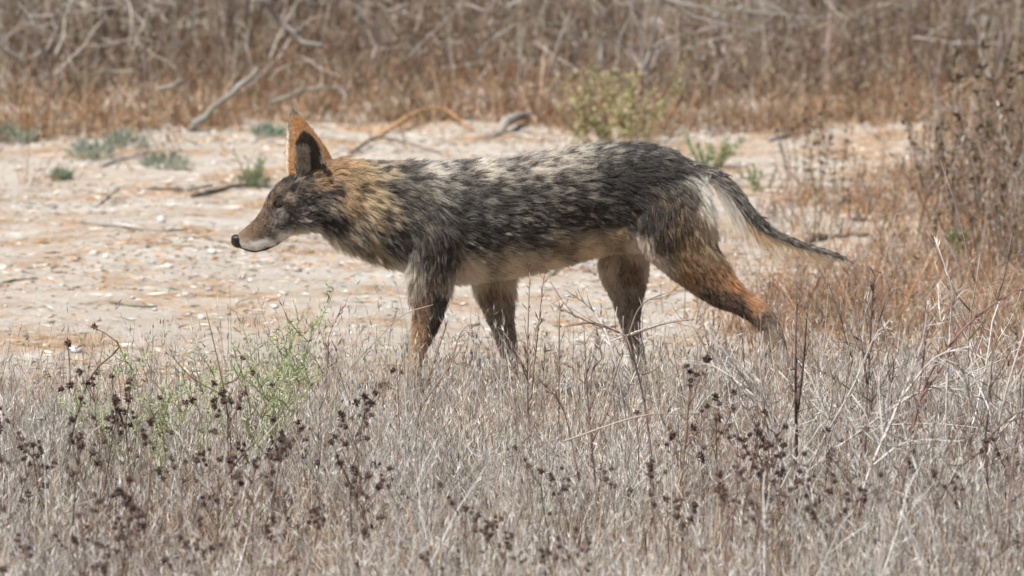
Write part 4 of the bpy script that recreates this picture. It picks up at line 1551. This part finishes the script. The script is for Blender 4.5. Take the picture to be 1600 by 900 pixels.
def sprig(px, py, hpx, wpx, n_st, label, tone, flower=0.0, name='green_weed', leaf=.012):
    g = G(px, py)
    d = (g[1] + 12) / 12 * MMPX
    t = thing(name, label, 'plant' if name == 'green_weed' else 'bush', tuple(g))
    b = Buf()
    for i in range(n_st):
        a = rng.uniform(0, 6.28)
        sp = wpx * d / (hpx * d) * .6
        main = wander((rng.normal(0, wpx * d * .12), rng.normal(0, wpx * d * .12), -.01), (math.cos(a) * sp, math.sin(a) * sp, 1), hpx * d * rng.uniform(.6, 1.05), 8, .04, .08)
        s = Buf()
        s.tube(main, np.linspace(.0034, .0014, 8), var(np.array(tone) * np.array([1.25, 1.0, .9]), .2), 4)
        link('stem', s.mesh('stem', M_LEAF), t)
        for j in range(int(hpx * d / .0045)):
            k = rng.uniform(.8, 7)
            q = main[int(k)] + (main[min(int(k) + 1, 7)] - main[int(k)]) * (k % 1)
            dd = rng.normal(0, .7, 3) + np.array([0, 0, .75])
            if rng.random() < flower:
                b.blade(q + dd * .012, dd, .012, .011, var((.60, .56, .34), .2))
            else:
                b.blade(q, dd, rng.uniform(.7, 2.0) * leaf, leaf * .42, var(tone, .35))
    o = link('foliage', b.mesh('foliage', M_LEAF), t)
    o['kind'] = 'stuff'


OLIVE = (.40, .385, .21)
sprig(955, 222, 140, 230, 22, 'olive green bush with tiny pale flowers growing against the bank above the back', OLIVE, .22, 'green_bush', .016)
sprig(905, 190, 100, 60, 9, 'small pale olive bush beside the flowering bush on the bank', (.32, .30, .17), .3, 'green_bush', .014)
sprig(1105, 262, 66, 80, 12, 'bright green leafy weed on the path just behind the rump', (.31, .37, .20), 0, 'green_weed', .013)
sprig(1180, 300, 60, 60, 6, 'sparse green weed on the sand above the tail', (.28, .33, .19), 0, 'green_weed', .012)
sprig(1492, 412, 70, 46, 8, 'pale green leafy weed among rusty grass right of the tail tip', (.24, .33, .15), .1, 'green_weed', .015)
sprig(395, 292, 62, 44, 6, 'sparse upright green weed rising behind the coyote forehead', (.30, .36, .2), 0, 'green_weed', .011)


# sticks lying on the ground and leaning in the brush
def stick(label, path, r, col, lift=0.0, name='dead_stick', stand=None, nubs=2):
    """path in photo pixels on the ground, or upright at the depth of the ground pixel stand"""
    if stand is None:
        pts = []
        for i, (x, y) in enumerate(path):
            g = G(x, y)
            g[2] += r * .7 + (lift * math.sin(math.pi * i / max(1, len(path) - 1)))
            pts.append(g)
    else:
        Y = G(*stand)[1]
        pts = [P(x, y, Y + rng.normal(0, .05)) for x, y in path]
    pts = smoothpath(pts, 9) + rng.normal(0, r * .3, (9, 3))
    o0 = pts[0].copy()
    b = Buf()
    rr = np.linspace(r, r * .55, 9) * rng.uniform(.85, 1.2, 9)
    b.tube(pts - o0, rr, np.stack([var(col, .2) for _ in range(9)]), 6)
    for i in range(nubs):
        k = rng.integers(2, 8)
        b.tube(wander(pts[k] - o0, rng.normal(0, .6, 3) + np.array([0, 0, .5]), rng.uniform(.02, .06), 4, .0), [r * .45, r * .4, r * .3, r * .2], var(col, .2), 4)
    o = link(name, b.mesh(name, M_WOOD, True), None, tuple(o0))
    tag(o, label, 'stick' if name == 'dead_stick' else 'branch')
    return o


SILVER = (.38, .345, .31)
DKW = (.20, .16, .13)
MIDW = (.36, .31, .27)
stick('thin pale stick crossing another on the sand between green plants', [(158, 262), (195, 250), (232, 238)], .006, SILVER)
stick('long thin pale stick crossed by a shorter one among green plants', [(122, 220), (170, 240), (205, 248), (250, 256)], .005, SILVER)
stick('dark twisted stick on the sand ending at a green plant behind the muzzle', [(298, 309), (335, 302), (390, 290)], .009, DKW)
stick('thin dark twig lying on the path left of the dark twisted stick', [(215, 299), (255, 296), (300, 298), (330, 292)], .005, DKW)
stick('long straight bleached twig lying across the open path below the round white stone', [(128, 350), (190, 356), (250, 362), (292, 360)], .005, SILVER)
stick('short bleached twig on the sand slanting toward the bank', [(153, 322), (170, 308), (186, 294)], .005, (.5, .44, .38))
stick('thick grey curved branch lying at the foot of the bank above the back', [(770, 217), (800, 203), (850, 186), (905, 183)], .017, MIDW, .02, 'dead_branch')
stick('dark root-like branch lying on the sand above the shoulder', [(545, 243), (590, 226), (640, 236), (690, 241)], .006, DKW, .02, 'dead_branch')
stick('reddish bent twig arching over straw near the bank', [(590, 215), (650, 196), (700, 190), (735, 206)], .008, (.5, .3, .16), .04)
stick('pale flat stick lying in rusty grass right of the tail', [(1302, 342), (1340, 344), (1382, 345)], .010, (.55, .47, .4))
stick('short broken brown stick propped in rusty grass', [(1308, 322), (1325, 305)], .010, MIDW)
stick('pale stick on the sand at the edge of the bank, right of the green weed', [(1200, 222), (1235, 212), (1265, 207)], .008, SILVER)
stick('long grey stick lying along the far edge of the path', [(1330, 184), (1390, 180), (1450, 190), (1490, 186)], .010, SILVER)
stick('dark stick partly buried below the tail tip', [(1262, 380), (1310, 372), (1355, 371)], .010, DKW)
stick('dark thin twig lying on the path near the grass edge', [(0, 446), (30, 438), (60, 436)], .004, DKW)
stick('thin greenish twig lying on the path in front of the chest', [(172, 473), (205, 479), (245, 481)], .004, (.28, .27, .2))
stick('pale orange straw stem bent low across the ground behind the hind legs', [(1040, 466), (1080, 452), (1120, 470)], .004, (.6, .4, .22), .03)
stick('curved bleached twig on the ground behind the belly', [(860, 432), (900, 420), (930, 432)], .006, SILVER, .03)
# branches in the brush
stick('bleached stick leaning up out of the brush at the foot of the bank', [(296, 208), (330, 172), (366, 142), (402, 108)], .012, SILVER, stand=(296, 208), nubs=1)
stick('dark grey branch slanting down through the dead stalks', [(405, -6), (440, 36), (478, 66), (505, 72)], .011, (.32, .29, .26), name='dead_branch', stand=(480, 186))
stick('arched silvery twig curving out of the dead stalks above the ears', [(422, 162), (462, 146), (500, 136), (530, 139), (541, 151)], .007, SILVER, stand=(470, 192))
stick('small pale twig lying against the rusty bank left of the leaning stick', [(250, 139), (270, 133), (288, 124)], .008, SILVER, stand=(270, 196), nubs=0)


def dead_shrub(label, stand, branches, col, r):
    Y = G(*stand)[1]
    g = G(*stand)
    t = thing('dead_shrub', label, 'shrub', tuple(g))
    for pth in branches:
        y0 = Y + rng.normal(0, .12)
        pts = smoothpath([P(x, y, y0 + rng.normal(0, .05)) for x, y in pth], 10) - g
        b = Buf()
        b.tube(pts, np.linspace(r, r * .5, 10) * rng.uniform(.85, 1.15), np.stack([var(col, .15) for _ in range(10)]), 5)
        for i in range(4):
            k = rng.integers(2, 10)
            k = min(k, 9)
            b.tube(wander(pts[k], pts[k] - pts[k - 1] + rng.normal(0, .03, 3), rng.uniform(.06, .2), 5, .02, .15), np.linspace(r * .4, r * .2, 5), var(col, .2), 3)
        link('branch', b.mesh('branch', M_WOOD), t)


dead_shrub('tangled silvery dead shrub with crossing branches behind the flowering bush', (990, 182),
           [[(960, 172), (965, 110), (968, 60), (985, 25), (995, -30)], [(1010, 118), (985, 80), (965, 55), (945, 20), (920, -10)], [(1015, 185), (1012, 120), (1020, 60), (1028, -10)],
            [(1030, -6), (1070, 20), (1120, 35), (1200, 52)], [(1035, -2), (1100, 12), (1170, 18), (1250, 25)], [(858, 120), (875, 60), (890, 20)],
            [(1005, 110), (1020, 75), (1060, 55), (1100, 50)], [(940, 100), (938, 60), (945, 20)], [(1010, 110), (1000, 50), (980, 0)]], SILVER, .0058)
dead_shrub('bleached forked dead shrub in the brush above the grey-green low plant', (70, 190),
           [[(88, 178), (72, 95), (58, 50), (45, 24), (28, 4)], [(45, 26), (85, 24), (130, 18), (185, 10)], [(0, 72), (25, 45), (45, 26)], [(66, 80), (40, 92), (0, 70)], [(72, 80), (90, 40), (96, 0)]], SILVER, .0052)
dead_shrub('grey dead shrub with slanting boughs in the middle of the bank', (770, 185),
           [[(742, 90), (770, 60), (800, 40), (830, 20)], [(735, 8), (760, 18), (800, 22)], [(745, 90), (735, 40), (720, 0)], [(800, 180), (812, 110), (820, 40)]], (.36, .33, .29), .005)
dead_shrub('grey dead shrub beside the bare orange gap in the bank', (1470, 210),
           [[(1550, 130), (1530, 80), (1510, 30)], [(1560, 125), (1568, 90), (1563, 60)], [(1540, 226), (1500, 185), (1478, 160)], [(1250, 50), (1225, 20), (1195, 2)], [(1465, 200), (1462, 120), (1455, 60)]], (.38, .34, .31), .005)


# countable pale stones
def stone(px, py, wpx, label, flat=.7, col=(.78, .75, .70)):
    g = G(px, py)
    s = wpx * MMPX * (g[1] + 12) / 12 / 2
    b = Buf()
    v, f = [], []
    for i in range(7):
        ph = math.pi * i / 6
        for k in range(9):
            th_ = 2 * math.pi * k / 9
            q = np.array([math.sin(ph) * math.cos(th_), math.sin(ph) * math.sin(th_), math.cos(ph) * flat])
            v.append(q * s * (1 + .16 * math.sin(3.1 * th_ + px) + .12 * math.cos(2 * ph + 1.7 * th_)))
    for i in range(6):
        for k in range(9):
            p0, q0 = i * 9 + k, i * 9 + (k + 1) % 9
            f += [(p0, q0 + 9, q0), (p0, p0 + 9, q0 + 9)]
    b.add(v, f, col)
    o = link('stone', b.mesh('stone', M_STONE, True), None, (g[0], g[1], g[2] + s * flat * .6))
    tag(o, label, 'stone', 'pale stones on the path')


stone(252, 348, 14, 'round white stone on the open sand above a long bleached twig', .95)
stone(332, 396, 15, 'flat white stone on the sand below the muzzle', .6)
stone(165, 404, 12, 'white stone at the end of a close pair of pebbles', .8)
stone(146, 398, 13, 'flatter white stone of a close pair of pebbles', .6)
stone(315, 499, 14, 'pale cream stone beside the tallest forked burr weed', .7, (.72, .68, .6))
stone(118, 550, 22, 'broad bluish white stone between two burr heads', .55, (.66, .68, .66))
stone(1178, 204, 9, 'small white stone at the far edge of the path above the rump', .8)
stone(358, 284, 14, 'pale flat stone on the sand between twisted stick and green plants', .4)
stone(362, 224, 9, 'small pale stone at the far path edge left of the ears', .7)
stone(264, 418, 15, 'low pale stone on the bare path straight below a round white one', .5)
stone(305, 580, 16, 'flat pale stone at the edge of the grass', .45, (.7, .67, .6))
stone(1366, 272, 9, 'small bright stone among knotted weeds', .9)
stone(725, 500, 6, 'tiny white stone between the forelegs', .8)
stone(290, 462, 14, 'grey-white flat stone near the grass edge', .45, (.66, .6, .57))
